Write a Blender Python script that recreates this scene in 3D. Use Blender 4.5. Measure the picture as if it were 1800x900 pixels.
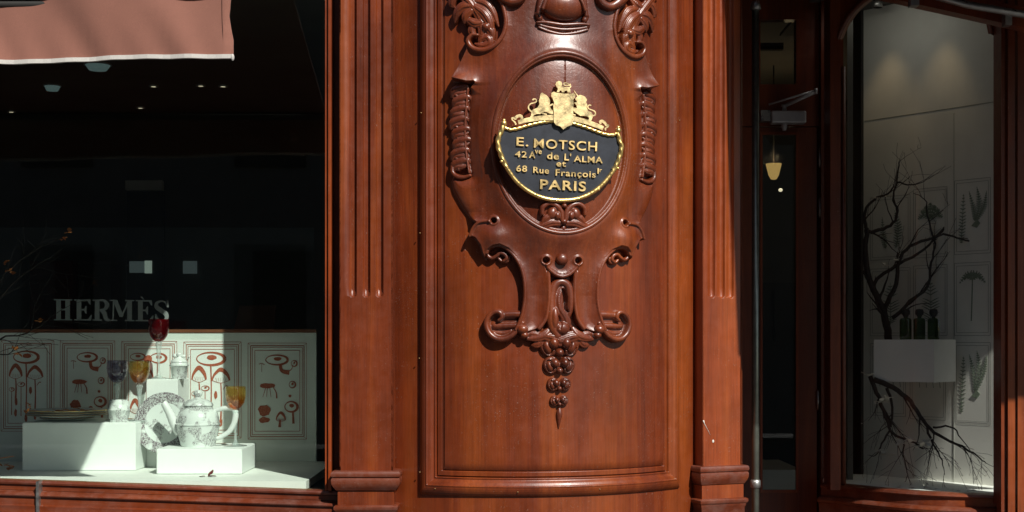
import bpy, bmesh, math, random
import numpy as np
from mathutils import Vector, Matrix

for o in list(bpy.data.objects):
    bpy.data.objects.remove(o)
SC = bpy.context.scene
COL = SC.collection
R = math.radians
random.seed(7)
rng = np.random.RandomState(5)

# ------------------------------------------------------------ camera, sky, sun
S, D, EYE = 500.0, 5.0, 1.6          # facade scale (units per metre), camera distance, eye height
cam_d = bpy.data.cameras.new('camera')
cam = bpy.data.objects.new('camera', cam_d); COL.objects.link(cam)
cam.location = (0, -D, EYE); cam.rotation_euler = (R(90), 0, 0)
cam_d.sensor_width = 36; cam_d.lens = 50; cam_d.shift_y = 150 / 1800.0
cam_d.clip_start = 0.05; cam_d.clip_end = 400
SC.camera = cam

SUN = Vector((-0.61, 1.0, -1.05))
w = bpy.data.worlds.new("World"); SC.world = w; w.use_nodes = True
nt = w.node_tree; bg = nt.nodes['Background']
sky = nt.nodes.new('ShaderNodeTexSky'); sky.sky_type = 'NISHITA'; sky.sun_disc = False
sky.sun_elevation = math.atan2(1.05, math.hypot(0.61, 1.0)); sky.sun_rotation = math.atan2(0.61, -1.0)
nt.links.new(sky.outputs[0], bg.inputs[0]); bg.inputs[1].default_value = 0.05
ld = bpy.data.lights.new('sun', 'SUN'); ld.energy = 4.6; ld.angle = R(0.5); ld.color = (1, 0.955, 0.89)
lo = bpy.data.objects.new('sun', ld); COL.objects.link(lo)
lo.rotation_euler = SUN.to_track_quat('-Z', 'Y').to_euler(); lo.location = (6, -10, 12)
SC.view_settings.view_transform = 'Standard'; SC.view_settings.look = 'None'
SC.view_settings.exposure = 0.25; SC.view_settings.gamma = 1; SC.view_settings.use_curve_mapping = False

# ------------------------------------------------------------ materials
def new_mat(name):
    m = bpy.data.materials.new(name); m.use_nodes = True
    return m, m.node_tree, m.node_tree.nodes['Principled BSDF']

def coords(nt, scale):
    tc = nt.nodes.new('ShaderNodeTexCoord'); mp = nt.nodes.new('ShaderNodeMapping')
    mp.inputs['Scale'].default_value = scale
    nt.links.new(tc.outputs['Object'], mp.inputs[0]); return mp.outputs[0]

def noise(nt, vec, scale, detail=4, rough=0.55, dist=0.0):
    n = nt.nodes.new('ShaderNodeTexNoise'); nt.links.new(vec, n.inputs['Vector'])
    n.inputs['Scale'].default_value = scale; n.inputs['Detail'].default_value = detail
    n.inputs['Roughness'].default_value = rough; n.inputs['Distortion'].default_value = dist
    return n.outputs[0]

def ramp(nt, fac, stops):
    r = nt.nodes.new('ShaderNodeValToRGB'); nt.links.new(fac, r.inputs[0])
    e = r.color_ramp.elements
    while len(e) < len(stops): e.new(0.5)
    for i, (p, c) in enumerate(stops):
        e[i].position = p; e[i].color = (c[0], c[1], c[2], 1) if hasattr(c, '__len__') else (c, c, c, 1)
    return r.outputs[0]

def mixc(nt, fac, a, b, mode='MIX'):
    m = nt.nodes.new('ShaderNodeMix'); m.data_type = 'RGBA'; m.blend_type = mode
    for idx, v in ((0, fac), (6, a), (7, b)):
        sock = m.inputs[idx]
        if hasattr(v, 'is_linked'): nt.links.new(v, sock)
        elif idx == 0: sock.default_value = v
        else: sock.default_value = (v[0], v[1], v[2], 1)
    return m.outputs[2]

def bump(nt, b, height, strength, dist=0.002):
    n = nt.nodes.new('ShaderNodeBump'); n.inputs['Strength'].default_value = strength
    n.inputs['Distance'].default_value = dist
    nt.links.new(height, n.inputs['Height']); nt.links.new(n.outputs[0], b.inputs['Normal'])

def wood(name, dark, mid, light, horiz=False, rough=0.34, coat=0.26, dust=0.0, point=False, crough=0.36, tool=False):
    m, nt, b = new_mat(name)
    sc = (0.12, 1.3, 1.3) if horiz else (1.3, 1.3, 0.12)
    sl = (0.03, 1, 1) if horiz else (1, 1, 0.03)
    v = coords(nt, sc); vf = coords(nt, sl); vo = coords(nt, (1, 1, 1))
    big = noise(nt, v, 5, 5, 0.6, 0.6)
    col = ramp(nt, big, [(0.28, dark), (0.48, mid), (0.70, light)])
    fine = noise(nt, vf, 150, 3, 0.7)
    col = mixc(nt, 1.0, col, ramp(nt, fine, [(0.25, 0.72), (0.6, 1.0), (0.85, 1.12)]), 'MULTIPLY')
    blot = noise(nt, vo, 3.0, 4, 0.6)
    col = mixc(nt, 1.0, col, ramp(nt, blot, [(0.28, 0.68), (0.7, 1.15)]), 'MULTIPLY')
    # dried polish, dust and small nicks
    sp = noise(nt, vo, 210, 2, 0.5); spm = ramp(nt, sp, [(0.665, 0.0), (0.72, 1.0)])
    where = ramp(nt, noise(nt, vo, 7, 3, 0.6), [(0.45, 0.0), (0.7, 1.0)])
    mk = mixc(nt, 1.0, spm, where, 'MULTIPLY')
    col = mixc(nt, mixc(nt, 1.0, mk, (0.55, 0.55, 0.55), 'MULTIPLY'), col, (0.42, 0.30, 0.25))
    if dust:
        film = ramp(nt, noise(nt, vo, 16, 5, 0.75), [(0.42, 0.0), (0.75, dust)])
        col = mixc(nt, film, col, (0.30, 0.20, 0.17))
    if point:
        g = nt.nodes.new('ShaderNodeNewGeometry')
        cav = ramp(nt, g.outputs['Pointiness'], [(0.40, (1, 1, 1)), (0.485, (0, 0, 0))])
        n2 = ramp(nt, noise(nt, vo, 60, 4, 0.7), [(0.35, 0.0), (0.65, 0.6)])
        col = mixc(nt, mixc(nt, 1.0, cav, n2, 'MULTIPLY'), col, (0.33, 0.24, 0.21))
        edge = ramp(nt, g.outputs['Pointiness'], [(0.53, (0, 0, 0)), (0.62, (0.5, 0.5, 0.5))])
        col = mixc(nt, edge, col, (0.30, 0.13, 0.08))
    nt.links.new(col, b.inputs['Base Color'])
    rr = ramp(nt, noise(nt, vo, 24, 4, 0.65), [(0.3, rough - 0.06), (0.7, rough + 0.12)])
    nt.links.new(rr, b.inputs['Roughness'])
    b.inputs['Coat Weight'].default_value = coat; b.inputs['Coat Roughness'].default_value = crough
    b.inputs['Specular IOR Level'].default_value = 0.4
    if tool:      # gouge marks and crackled varnish
        v1 = noise(nt, vo, 85, 3, 0.6, 0.5); v2 = noise(nt, vo, 420, 2, 0.6)
        hsum = nt.nodes.new('ShaderNodeMath'); hsum.operation = 'MULTIPLY_ADD'; hsum.inputs[1].default_value = 0.12
        nt.links.new(v2, hsum.inputs[0]); nt.links.new(v1, hsum.inputs[2]); bump(nt, b, hsum.outputs[0], 0.55, 0.0016)
    else:
        hs = nt.nodes.new('ShaderNodeMath'); hs.operation = 'MULTIPLY_ADD'; hs.inputs[1].default_value = 0.5
        nt.links.new(noise(nt, vo, 300, 2, 0.6), hs.inputs[0]); nt.links.new(fine, hs.inputs[2]); bump(nt, b, hs.outputs[0], 0.22, 0.0012)
    return m

MAHO = dict(dark=(0.085, 0.0140, 0.0038), mid=(0.168, 0.0290, 0.0060), light=(0.285, 0.061, 0.0100))
M = {}
M['wood'] = wood('mahogany', **MAHO, dust=0.03)
M['carve'] = wood('carved mahogany', (0.070, 0.0120, 0.0038), (0.150, 0.0262, 0.0060), (0.26, 0.054, 0.0095), rough=0.34, coat=0.6, dust=0.06, point=True, crough=0.30, tool=True)
M['orange'] = wood('sun-toned mahogany', (0.17, 0.027, 0.0055), (0.265, 0.049, 0.0085), (0.37, 0.082, 0.013), dust=0.04)  # brighter copy of the mahogany, sunlit tone put into the colour
M['woodh'] = wood('sill mahogany', **MAHO, horiz=True, dust=0.15, rough=0.36)
M['mould'] = wood('moulding mahogany', (0.12, 0.028, 0.012), (0.17, 0.044, 0.02), (0.23, 0.07, 0.033), dust=0.3, rough=0.33)
M['dustwood'] = wood('dusty moulding', (0.085, 0.015, 0.005), (0.15, 0.028, 0.008), (0.23, 0.052, 0.013), horiz=True, dust=0.25, rough=0.35)

def plain(name, col, rough=0.5, metal=0.0, nscale=0, namp=0.0, bmp=0.0, coat=0.0, emis=None, estr=0):
    m, nt, b = new_mat(name)
    b.inputs['Roughness'].default_value = rough; b.inputs['Metallic'].default_value = metal
    b.inputs['Coat Weight'].default_value = coat
    if nscale:
        v = coords(nt, (1, 1, 1)); n = noise(nt, v, nscale, 5, 0.6)
        c = mixc(nt, 1.0, col, ramp(nt, n, [(0.25, 1 - namp), (0.75, 1 + namp)]), 'MULTIPLY')
        nt.links.new(c, b.inputs['Base Color'])
        if bmp: bump(nt, b, n, bmp, 0.003)
    else: b.inputs['Base Color'].default_value = (*col, 1)
    if metal > 0.8:
        nt.links.new(ramp(nt, noise(nt, coords(nt, (1, 1, 1)), 38, 4, 0.6), [(0.3, max(.1, rough - .16)), (0.7, rough + .16)]), b.inputs['Roughness'])
    if emis:
        b.inputs['Emission Color'].default_value = (*emis, 1); b.inputs['Emission Strength'].default_value = estr
    return m

def inked(name, c1, c2):
    m, nt, b = new_mat(name); v = coords(nt, (1, 1, 1))
    n = noise(nt, v, 260, 3, 0.7, 1.0)
    nt.links.new(ramp(nt, n, [(0.46, c1), (0.60, c2)]), b.inputs['Base Color']); b.inputs['Roughness'].default_value = 0.7
    return m
M['brass'] = plain('polished brass', (0.84, 0.66, 0.34), 0.40, 0.95, 45, 0.14, 0.25)
M['gold'] = plain('gilded metal', (0.88, 0.62, 0.22), 0.33, 0.9, 90, 0.12, 0.15)
M['letter'] = plain('gilt lettering', (0.80, 0.58, 0.25), 0.40, 0.85, 50, 0.25)
M['slate'] = plain('black enamel', (0.022, 0.026, 0.035), 0.38, 0, 22, 0.45, 0.1)
M['paint'] = plain('pale mint paint', (0.83, 0.88, 0.84), 0.55, 0, 14, 0.03)
M['wallpaint'] = plain('pale grey green backing', (0.74, 0.79, 0.74), 0.7, 0, 6, 0.05)
M['greywall'] = plain('warm grey backing', (0.78, 0.77, 0.70), 0.75, 0, 5, 0.07)
M['floorpaint'] = plain('cream display floor', (0.82, 0.85, 0.79), 0.6, 0, 9, 0.06)
M['rust'] = plain('x', (0.4, 0.085, 0.035)); M['rust'] = inked('rust red ink', (0.33, 0.06, 0.022), (0.45, 0.16, 0.09)); M['rust0'] = plain('rust red ink', (0.40, 0.085, 0.035), 0.7, 0, 120, 0.35)
M['ink'] = plain('dark green ink', (0.21, 0.26, 0.19), 0.7, 0, 120, 0.3)
M['inkline'] = plain('grey ink line', (0.30, 0.31, 0.27), 0.7)
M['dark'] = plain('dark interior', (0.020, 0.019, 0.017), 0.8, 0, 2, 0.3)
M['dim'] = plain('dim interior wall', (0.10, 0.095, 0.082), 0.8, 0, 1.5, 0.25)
M['carpet'] = plain('dark carpet', (0.03, 0.022, 0.02), 0.95, 0, 60, 0.3)
M['black'] = plain('black recess', (0.008, 0.007, 0.006), 0.6)
M['browncard'] = plain('brown leather', (0.18, 0.06, 0.025), 0.5, 0, 20, 0.2)
M['redcloth'] = plain('dark red cloth', (0.08, 0.012, 0.012), 0.9, 0, 30, 0.2)
M['steel'] = plain('brushed steel', (0.40, 0.40, 0.38), 0.38, 0.9, 40, 0.1)
M['pole'] = plain('dark bronze pole', (0.22, 0.24, 0.20), 0.32, 0.8, 30, 0.2)
M['alu'] = plain('silver painted metal', (0.55, 0.56, 0.58), 0.35, 0.4, 40, 0.08)
M['bead'] = plain('tarnished brass bead', (0.30, 0.19, 0.08), 0.45, 0.7, 50, 0.25)
M['bark'] = plain('dark bark', (0.028, 0.020, 0.016), 0.85, 0, 90, 0.4, 0.4)
M['petal'] = plain('white petals', (0.72, 0.70, 0.62), 0.6, 0, 50, 0.08)
M['orangeleaf'] = plain('orange dried leaf', (0.60, 0.20, 0.04), 0.6, 0, 70, 0.3)
M['redleaf'] = plain('dark red petal', (0.16, 0.03, 0.03), 0.6, 0, 70, 0.3)
M['etched'] = plain('frosted white lettering', (0.22, 0.24, 0.235), 0.6)
M['white'] = plain('white enamel', (0.72, 0.76, 0.73), 0.25)
M['stone'] = plain('limestone', (0.20, 0.19, 0.17), 0.85, 0, 3, 0.2, 0.3)
M['asphalt'] = plain('asphalt', (0.05, 0.05, 0.05), 0.9, 0, 40, 0.2, 0.3)
M['pave'] = plain('paving', (0.075, 0.072, 0.07), 0.85, 0, 12, 0.2, 0.2)
M['hole'] = plain('bored hole', (0.012, 0.006, 0.004), 0.9)
M['amberlamp'] = plain('lit lampshade', (0.6, 0.35, 0.1), 0.6, emis=(1.0, 0.62, 0.20), estr=0.3)
M['bulb'] = plain('lit bulb', (1, 1, 1), 0.5, emis=(1.0, 0.86, 0.58), estr=0.7)
M['reflglow'] = plain('pale reflection glow', (0.3, 0.36, 0.36), 0.5, emis=(0.40, 0.60, 0.60), estr=0.10)  # glow painted for pale reflections, no lamp
M['winrefl'] = plain('bright window reflection', (0.3, 0.35, 0.33), 0.5, emis=(0.55, 0.62, 0.56), estr=0.28)  # glowing colour painted for window reflections
M['winrefldim'] = plain('dull window reflection', (0.2, 0.22, 0.22), 0.5, emis=(0.30, 0.36, 0.38), estr=0.10)

def fabric(name, col):
    m, nt, b = new_mat(name); b.inputs['Roughness'].default_value = 0.9
    v = coords(nt, (1, 1, 1)); wv = coords(nt, (1, 0.2, 1))
    n = noise(nt, v, 9, 5, 0.6); f = noise(nt, wv, 700, 2, 0.5)
    c = mixc(nt, 1.0, col, ramp(nt, n, [(0.25, 0.94), (0.75, 1.04)]), 'MULTIPLY')
    c = mixc(nt, 1.0, c, ramp(nt, f, [(0.3, 0.85), (0.7, 1.1)]), 'MULTIPLY')
    nt.links.new(c, b.inputs['Base Color']); bump(nt, b, f, 0.2, 0.001)
    b.inputs['Sheen Weight'].default_value = 0.1
    return m
M['awning'] = fabric('terracotta canvas', (0.245, 0.103, 0.072))
M['trim'] = fabric('white braid', (0.55, 0.53, 0.49))
M['darkcloth'] = fabric('dark canvas', (0.05, 0.02, 0.015))

def thin_glass(name, tint=(0.90, 0.95, 0.93), refl=1.0, rough=0.0, f0=0.04, body=0.0, bcol=(1, 1, 1), grad=None):
    m = bpy.data.materials.new(name); m.use_nodes = True; nt = m.node_tree
    nt.nodes.remove(nt.nodes['Principled BSDF']); out = nt.nodes['Material Output']
    t = nt.nodes.new('ShaderNodeBsdfTransparent'); t.inputs[0].default_value = (*tint, 1)
    if grad:
        tcn = nt.nodes.new('ShaderNodeTexCoord'); sx_ = nt.nodes.new('ShaderNodeSeparateXYZ'); nt.links.new(tcn.outputs['Object'], sx_.inputs[0])
        mr = nt.nodes.new('ShaderNodeMapRange'); mr.inputs[1].default_value = 0.145; mr.inputs[2].default_value = 0.215; nt.links.new(sx_.outputs[2], mr.inputs[0])
        nt.links.new(ramp(nt, mr.outputs[0], [(0.0, grad[0]), (0.75, grad[1])]), t.inputs[0])
    g = nt.nodes.new('ShaderNodeBsdfGlossy'); g.inputs['Roughness'].default_value = rough
    fr = nt.nodes.new('ShaderNodeLayerWeight'); fr.inputs[0].default_value = 0.5
    pw = nt.nodes.new('ShaderNodeMath'); pw.operation = 'POWER'; pw.inputs[1].default_value = 4.0
    nt.links.new(fr.outputs['Facing'], pw.inputs[0])
    ad = nt.nodes.new('ShaderNodeMath'); ad.operation = 'MULTIPLY_ADD'
    ad.inputs[1].default_value = 0.9 * refl; ad.inputs[2].default_value = f0 * refl; ad.use_clamp = True
    nt.links.new(pw.outputs[0], ad.inputs[0])
    mx = nt.nodes.new('ShaderNodeMixShader'); nt.links.new(ad.outputs[0], mx.inputs[0])
    if body:
        df = nt.nodes.new('ShaderNodeBsdfDiffuse'); df.inputs[0].default_value = (*bcol, 1)
        tl = nt.nodes.new('ShaderNodeBsdfTranslucent'); tl.inputs[0].default_value = (*bcol, 1)
        ad2 = nt.nodes.new('ShaderNodeAddShader'); nt.links.new(df.outputs[0], ad2.inputs[0]); nt.links.new(tl.outputs[0], ad2.inputs[1])
        mb_ = nt.nodes.new('ShaderNodeMixShader'); mb_.inputs[0].default_value = body
        nt.links.new(t.outputs[0], mb_.inputs[1]); nt.links.new(ad2.outputs[0], mb_.inputs[2]); t = mb_
    nt.links.new(t.outputs[0], mx.inputs[1]); nt.links.new(g.outputs[0], mx.inputs[2])
    nt.links.new(mx.outputs[0], out.inputs[0]); return m
M['pane'] = thin_glass('window glass', (0.955, 0.992, 0.97), 1.0, 0.0, 0.045)
M['clear'] = thin_glass('clear crystal', (0.93, 0.96, 0.95), 1.6, 0.03, 0.10, 0.22, (0.75, 0.82, 0.80))
M['redglass'] = thin_glass('ruby glass', (0.62, 0.05, 0.07), 1.0, 0.02, 0.06, 0.07, (0.35, 0.004, 0.012), ((.30, .005, .01), (.60, .03, .05)))
M['smokeglass'] = thin_glass('smoke violet glass', (0.62, 0.58, 0.68), 1.0, 0.02, 0.07, 0.05, (0.10, 0.08, 0.16), ((.50, .46, .58), (.80, .78, .84)))
M['amberglass'] = thin_glass('amber glass', (0.97, 0.84, 0.48), 1.0, 0.02, 0.09, 0.035, (0.80, 0.38, 0.03), ((.84, .34, .03), (.97, .93, .70)))
M['bottleglass'] = thin_glass('green bottle glass', (0.25, 0.36, 0.18), 1.0, 0.03, 0.05)

def toile(name='toile porcelain', lo=0.46, hi=0.55, f1=0.40, f2=0.55):
    m, nt, b = new_mat(name)
    v = coords(nt, (1, 1, 1))
    a = noise(nt, v, 24, 2, 0.5, 0.3); f = noise(nt, v, 210, 6, 0.75, 0.8)
    am = ramp(nt, a, [(lo, 0.0), (hi, 1.0)]); fm = ramp(nt, f, [(f1, 1.0), (f2, 0.08)])
    mk = mixc(nt, 1.0, am, fm, 'MULTIPLY')
    c = mixc(nt, mk, (0.72, 0.78, 0.74), (0.13, 0.09, 0.11))
    nt.links.new(c, b.inputs['Base Color']); b.inputs['Roughness'].default_value = 0.18
    b.inputs['Coat Weight'].default_value = 0.5
    return m
M['toile'] = toile()
M['toileband'] = toile('dense toile band', 0.30, 0.42, 0.46, 0.58)
M['toilelight'] = toile('sparse toile', 0.52, 0.58, 0.42, 0.52)

# ------------------------------------------------------------ object helpers
def tag(o, label=None, cat=None, group=None, kind=None):
    if label: o['label'] = label
    if cat: o['category'] = cat
    if group: o['group'] = group
    if kind: o['kind'] = kind
    return o

def thing(name, label, cat, loc=(0, 0, 0), group=None):
    o = bpy.data.objects.new(name, None); COL.objects.link(o); o.location = loc
    o.empty_display_size = 0.05
    return tag(o, label, cat, group)

ROOTLOC = {}
def root_loc(o):
    v = Vector((0, 0, 0))
    while o is not None:
        v = v + o.location; o = o.parent
    return v

def mesh_obj(name, verts, faces, m, parent=None, smooth=False, auto=None):
    me = bpy.data.meshes.new(name)
    off = root_loc(parent) if parent else Vector((0, 0, 0))
    V = np.asarray(verts, dtype=float).reshape(-1, 3) - np.array(off)
    me.from_pydata([tuple(p) for p in V], [], faces)
    bm = bmesh.new(); bm.from_mesh(me)
    bmesh.ops.recalc_face_normals(bm, faces=bm.faces[:])
    if auto is not None:
        for e in bm.edges:
            if len(e.link_faces) == 2 and e.calc_face_angle(0) > R(auto): e.smooth = False
        smooth = True
    for f in bm.faces: f.smooth = smooth
    bm.to_mesh(me); bm.free()
    me.materials.append(m)
    o = bpy.data.objects.new(name, me); COL.objects.link(o)
    if parent: o.parent = parent
    return o

class MB:
    """collects shapes into one mesh"""
    def __init__(s): s.v = []; s.f = []
    def add(s, v, f):
        n = len(s.v); s.v += [tuple(p) for p in v]; s.f += [tuple(i + n for i in q) for q in f]; return s
    def box(s, x0, x1, y0, y1, z0, z1):
        v = [(x0, y0, z0), (x1, y0, z0), (x1, y1, z0), (x0, y1, z0), (x0, y0, z1), (x1, y0, z1), (x1, y1, z1), (x0, y1, z1)]
        return s.add(v, [(0, 1, 2, 3), (4, 5, 6, 7), (0, 1, 5, 4), (1, 2, 6, 5), (2, 3, 7, 6), (3, 0, 4, 7)])
    def plan(s, pts, z0, z1):
        n = len(pts); v = [(x, y, z0) for x, y in pts] + [(x, y, z1) for x, y in pts]
        return s.add(v, [tuple(range(n)), tuple(range(n, 2 * n))] + [(i, (i + 1) % n, n + (i + 1) % n, n + i) for i in range(n)])
    def tube(s, pts, rad, seg=8, cap=True):
        pts = [Vector(p) for p in pts]; n = len(pts)
        if not hasattr(rad, '__len__'): rad = [rad] * n
        V = []; up = None
        for i, p in enumerate(pts):
            t = (pts[min(i + 1, n - 1)] - pts[max(i - 1, 0)]).normalized()
            if up is None: up = t.orthogonal().normalized()
            up = (up - t * up.dot(t)); up = up.normalized() if up.length > 1e-6 else t.orthogonal().normalized()
            b = t.cross(up)
            for k in range(seg):
                a = 2 * math.pi * k / seg; V.append(p + (up * math.cos(a) + b * math.sin(a)) * rad[i])
        F = [(i * seg + k, i * seg + (k + 1) % seg, (i + 1) * seg + (k + 1) % seg, (i + 1) * seg + k) for i in range(n - 1) for k in range(seg)]
        if cap: F += [tuple(range(seg)), tuple(range((n - 1) * seg, n * seg))]
        return s.add(V, F)
    def lathe(s, prof, c=(0, 0, 0), seg=32, sx=1, sy=1):
        V = []; F = []; n = len(prof)
        for r, z in prof:
            for k in range(seg):
                a = 2 * math.pi * k / seg; V.append((c[0] + r * sx * math.cos(a), c[1] + r * sy * math.sin(a), c[2] + z))
        F = [(i * seg + k, i * seg + (k + 1) % seg, (i + 1) * seg + (k + 1) % seg, (i + 1) * seg + k) for i in range(n - 1) for k in range(seg)]
        return s.add(V, F)
    def blob(s, c, r, seg=12, ring=8):
        prof = [(max(1e-5, math.sin(math.pi * i / ring)), -math.cos(math.pi * i / ring)) for i in range(ring + 1)]
        r = r if hasattr(r, '__len__') else (r, r, r); V = []
        for a, z in prof:
            for k in range(seg):
                t = 2 * math.pi * k / seg; V.append((c[0] + r[0] * a * math.cos(t), c[1] + r[1] * a * math.sin(t), c[2] + r[2] * z))
        F = [(i * seg + k, i * seg + (k + 1) % seg, (i + 1) * seg + (k + 1) % seg, (i + 1) * seg + k) for i in range(ring) for k in range(seg)]
        return s.add(V, F)
    def build(s, name, m, parent=None, smooth=False, auto=None):
        return mesh_obj(name, s.v, s.f, m, parent, smooth, auto)

def W(px, py, y):
    k = (D + y) / D
    return ((px - 900) / S * k, y, EYE + (600 - py) / S * k)
def WX(px, y): return (px - 900) / S * (D + y) / D
def WZ(py, y): return EYE + (600 - py) / S * (D + y) / D

def catmull(P, n=6, closed=False):
    P = [np.array(p, float) for p in P]; out = []
    m = len(P); rngi = range(m if closed else m - 1)
    for i in rngi:
        if closed: a, b, c, d = P[(i - 1) % m], P[i], P[(i + 1) % m], P[(i + 2) % m]
        else: a, b, c, d = P[max(i - 1, 0)], P[i], P[i + 1], P[min(i + 2, m - 1)]
        for k in range(n):
            t = k / n
            out.append(0.5 * ((2 * b) + (-a + c) * t + (2 * a - 5 * b + 4 * c - d) * t * t + (-a + 3 * b - 3 * c + d) * t ** 3))
    if not closed: out.append(P[-1])
    return out

def sweep(path, prof, name, m, parent=None, auto=35, closed_prof=True):
    """path: (x,y,z) with outward side on its right; prof: (out, up) closed loop"""
    n = len(path); P = [Vector(p) for p in path]; V = []
    for i in range(n):
        d0 = (P[i] - P[i - 1]) if i > 0 else (P[1] - P[0]); d1 = (P[i + 1] - P[i]) if i < n - 1 else d0
        if i == 0: d0 = d1
        a = Vector((d0.y, -d0.x, 0)).normalized(); b = Vector((d1.y, -d1.x, 0)).normalized()
        nm = (a + b); nm = nm / max(0.3, (1 + a.dot(b)))
        for o, u in prof: V.append(P[i] + nm * o + Vector((0, 0, u)))
    k = len(prof); F = []
    for i in range(n - 1):
        for j in range(k):
            F.append((i * k + j, i * k + (j + 1) % k, (i + 1) * k + (j + 1) % k, (i + 1) * k + j))
    F += [tuple(range(k)), tuple(range((n - 1) * k, n * k))]
    return mesh_obj(name, V, F, m, parent, auto=auto)

# ------------------------------------------------------------ relief fields
def sd_poly(P, X, Y):
    P = np.array(P, float); n = len(P)
    d = np.full(X.shape, 1e9); inside = np.zeros(X.shape, bool)
    for i in range(n):
        ax, ay = P[i]; bx, by = P[(i + 1) % n]; ex, ey = bx - ax, by - ay
        L = ex * ex + ey * ey + 1e-9
        t = np.clip(((X - ax) * ex + (Y - ay) * ey) / L, 0, 1)
        d = np.minimum(d, (X - ax - t * ex) ** 2 + (Y - ay - t * ey) ** 2)
        if ay != by:
            c = ((ay > Y) != (by > Y)) & (X < (bx - ax) * (Y - ay) / (by - ay) + ax); inside ^= c
    return np.where(inside, np.sqrt(d), -np.sqrt(d))

def f_tube(X, Y, P, r, base=0.0, kz=1.0, n=5):
    """rounded ridge along a smooth curve; r scalar or list"""
    if not hasattr(r, '__len__'): r = [r] * len(P)
    Q = catmull([(p[0], p[1], rr) for p, rr in zip(P, r)], n)
    H = np.full(X.shape, -1e3)
    for i in range(len(Q) - 1):
        ax, ay, ra = Q[i]; bx, by, rb = Q[i + 1]; ex, ey = bx - ax, by - ay; L = ex * ex + ey * ey + 1e-9
        t = np.clip(((X - ax) * ex + (Y - ay) * ey) / L, 0, 1)
        d2 = (X - ax - t * ex) ** 2 + (Y - ay - t * ey) ** 2; rr = ra + (rb - ra) * t
        q = d2 / (rr * rr + 1e-6)
        h = np.where(q < 1, base + kz * rr * np.sqrt(np.clip(1 - q, 0, 1)), base - (np.sqrt(q) - 1) * rr * 8 - 0.0)
        H = np.maximum(H, h)
    return H

def f_leaf(X, Y, P, r, base=0.0, kz=1.0, veins=2.0, n=6):
    Q = catmull([(p[0], p[1], rr) for p, rr in zip(P, r)], n); H = np.full(X.shape, -1e3)
    m = len(Q); run = 0.0
    for i in range(m - 1):
        ax, ay, ra = Q[i]; bx, by, rb = Q[i + 1]; ex, ey = bx - ax, by - ay; Ln = math.hypot(ex, ey) + 1e-6
        t = np.clip(((X - ax) * ex + (Y - ay) * ey) / (Ln * Ln), 0, 1)
        ox, oy = X - ax - t * ex, Y - ay - t * ey; d = np.sqrt(ox * ox + oy * oy); rr = np.maximum(ra + (rb - ra) * t, .3)
        q = d / rr
        prof = np.sqrt(np.clip(1 - q ** 2, 0, 1)) * (0.84 + 0.16 * np.cos(math.pi * veins * q)) - 0.26 * np.exp(-(q / 0.15) ** 2)
        h = np.where(q < 1, base + kz * rr * prof, base - (q - 1) * rr * 8); H = np.maximum(H, h); run += Ln
    return H

def f_ell(X, Y, c, rx, ry, h, base=0.0, rot=0.0):
    ca, sa = math.cos(rot), math.sin(rot); dx, dy = X - c[0], Y - c[1]
    u = (dx * ca + dy * sa) / rx; v = (-dx * sa + dy * ca) / ry; q = u * u + v * v
    return np.where(q < 1, base + h * np.sqrt(np.clip(1 - q, 0, 1)), base - (np.sqrt(q) - 1) * min(rx, ry) * 8)

def field_mesh(name, xs, ys, H, surf, m, parent=None, cut=-1.5):
    ny, nx = H.shape
    keepv = H > cut
    c = keepv[:-1, :-1] | keepv[1:, :-1] | keepv[:-1, 1:] | keepv[1:, 1:]
    H = np.maximum(H, cut - 2.5)
    X, Y = np.meshgrid(xs, ys)
    P = surf(X.ravel(), Y.ravel(), H.ravel())
    if parent is not None: P = P - np.array(root_loc(parent))
    jj, ii = np.nonzero(c); a = jj * nx + ii
    q = np.stack([a, a + nx, a + nx + 1, a + 1], 1)
    used, inv = np.unique(q.ravel(), return_inverse=True)
    P = P[used]; q = inv.reshape(-1, 4)
    me = bpy.data.meshes.new(name)
    me.vertices.add(len(P)); me.vertices.foreach_set('co', P.ravel())
    me.loops.add(q.size); me.loops.foreach_set('vertex_index', q.ravel().astype(np.int32))
    me.polygons.add(len(q)); me.polygons.foreach_set('loop_start', (np.arange(len(q)) * 4).astype(np.int32))
    me.polygons.foreach_set('use_smooth', np.ones(len(q), bool))
    me.update(calc_edges=True); me.validate(); me.materials.append(m)
    o = bpy.data.objects.new(name, me); COL.objects.link(o)
    if parent: o.parent = parent
    return o

# ------------------------------------------------------------ the curved pier (plan: an arc, straight at both ends)
PR, PXC, PYC = 0.72, 0.018, 0.63
TH0, TH1 = R(-30), R(45)
def arc_pt(u):            # u metres of arc length from theta=0 -> x, y, normal
    u = np.asarray(u, float); th = np.clip(u / PR, TH0, TH1); ex = u - th * PR
    x = PXC + PR * np.sin(th) + ex * np.cos(th); y = PYC - PR * np.cos(th) + ex * np.sin(th)
    return x, y, np.sin(th), -np.cos(th)
_us = np.linspace(-0.75, 1.1, 6000); _x, _y, _a, _b = arc_pt(_us)
_px = 900 + _x * S * D / (D + _y)
def px2u(px): return np.interp(px, _px, _us)
U_AX = float(px2u(984))
def surf_pier(A, Y, H):   # A, Y in 1/500 m about the carving's axis; Y counted like photo rows at that spot
    u = U_AX + A / S; x, y, nx, ny = arc_pt(u)
    # rows are read on the front of the bulge (y = -0.07)
    z = EYE + (600 - Y) / S * 0.986
    return np.stack([x + nx * H / S, y + ny * H / S, z], 1)
def L(px, py): return ((float(px2u(px)) - U_AX) * S, py)
def LP(P): return [L(*p) for p in P]

# ============================================================ SETTING
g = MB(); g.box(-60, 60, -60, 60, -0.2, -0.13); tag(g.build('road', M['asphalt']), kind='structure')
g = MB(); g.box(-40, 40, -6.5, 30, -0.12, 0.0); tag(g.build('pavement', M['pave']), kind='structure')

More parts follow.
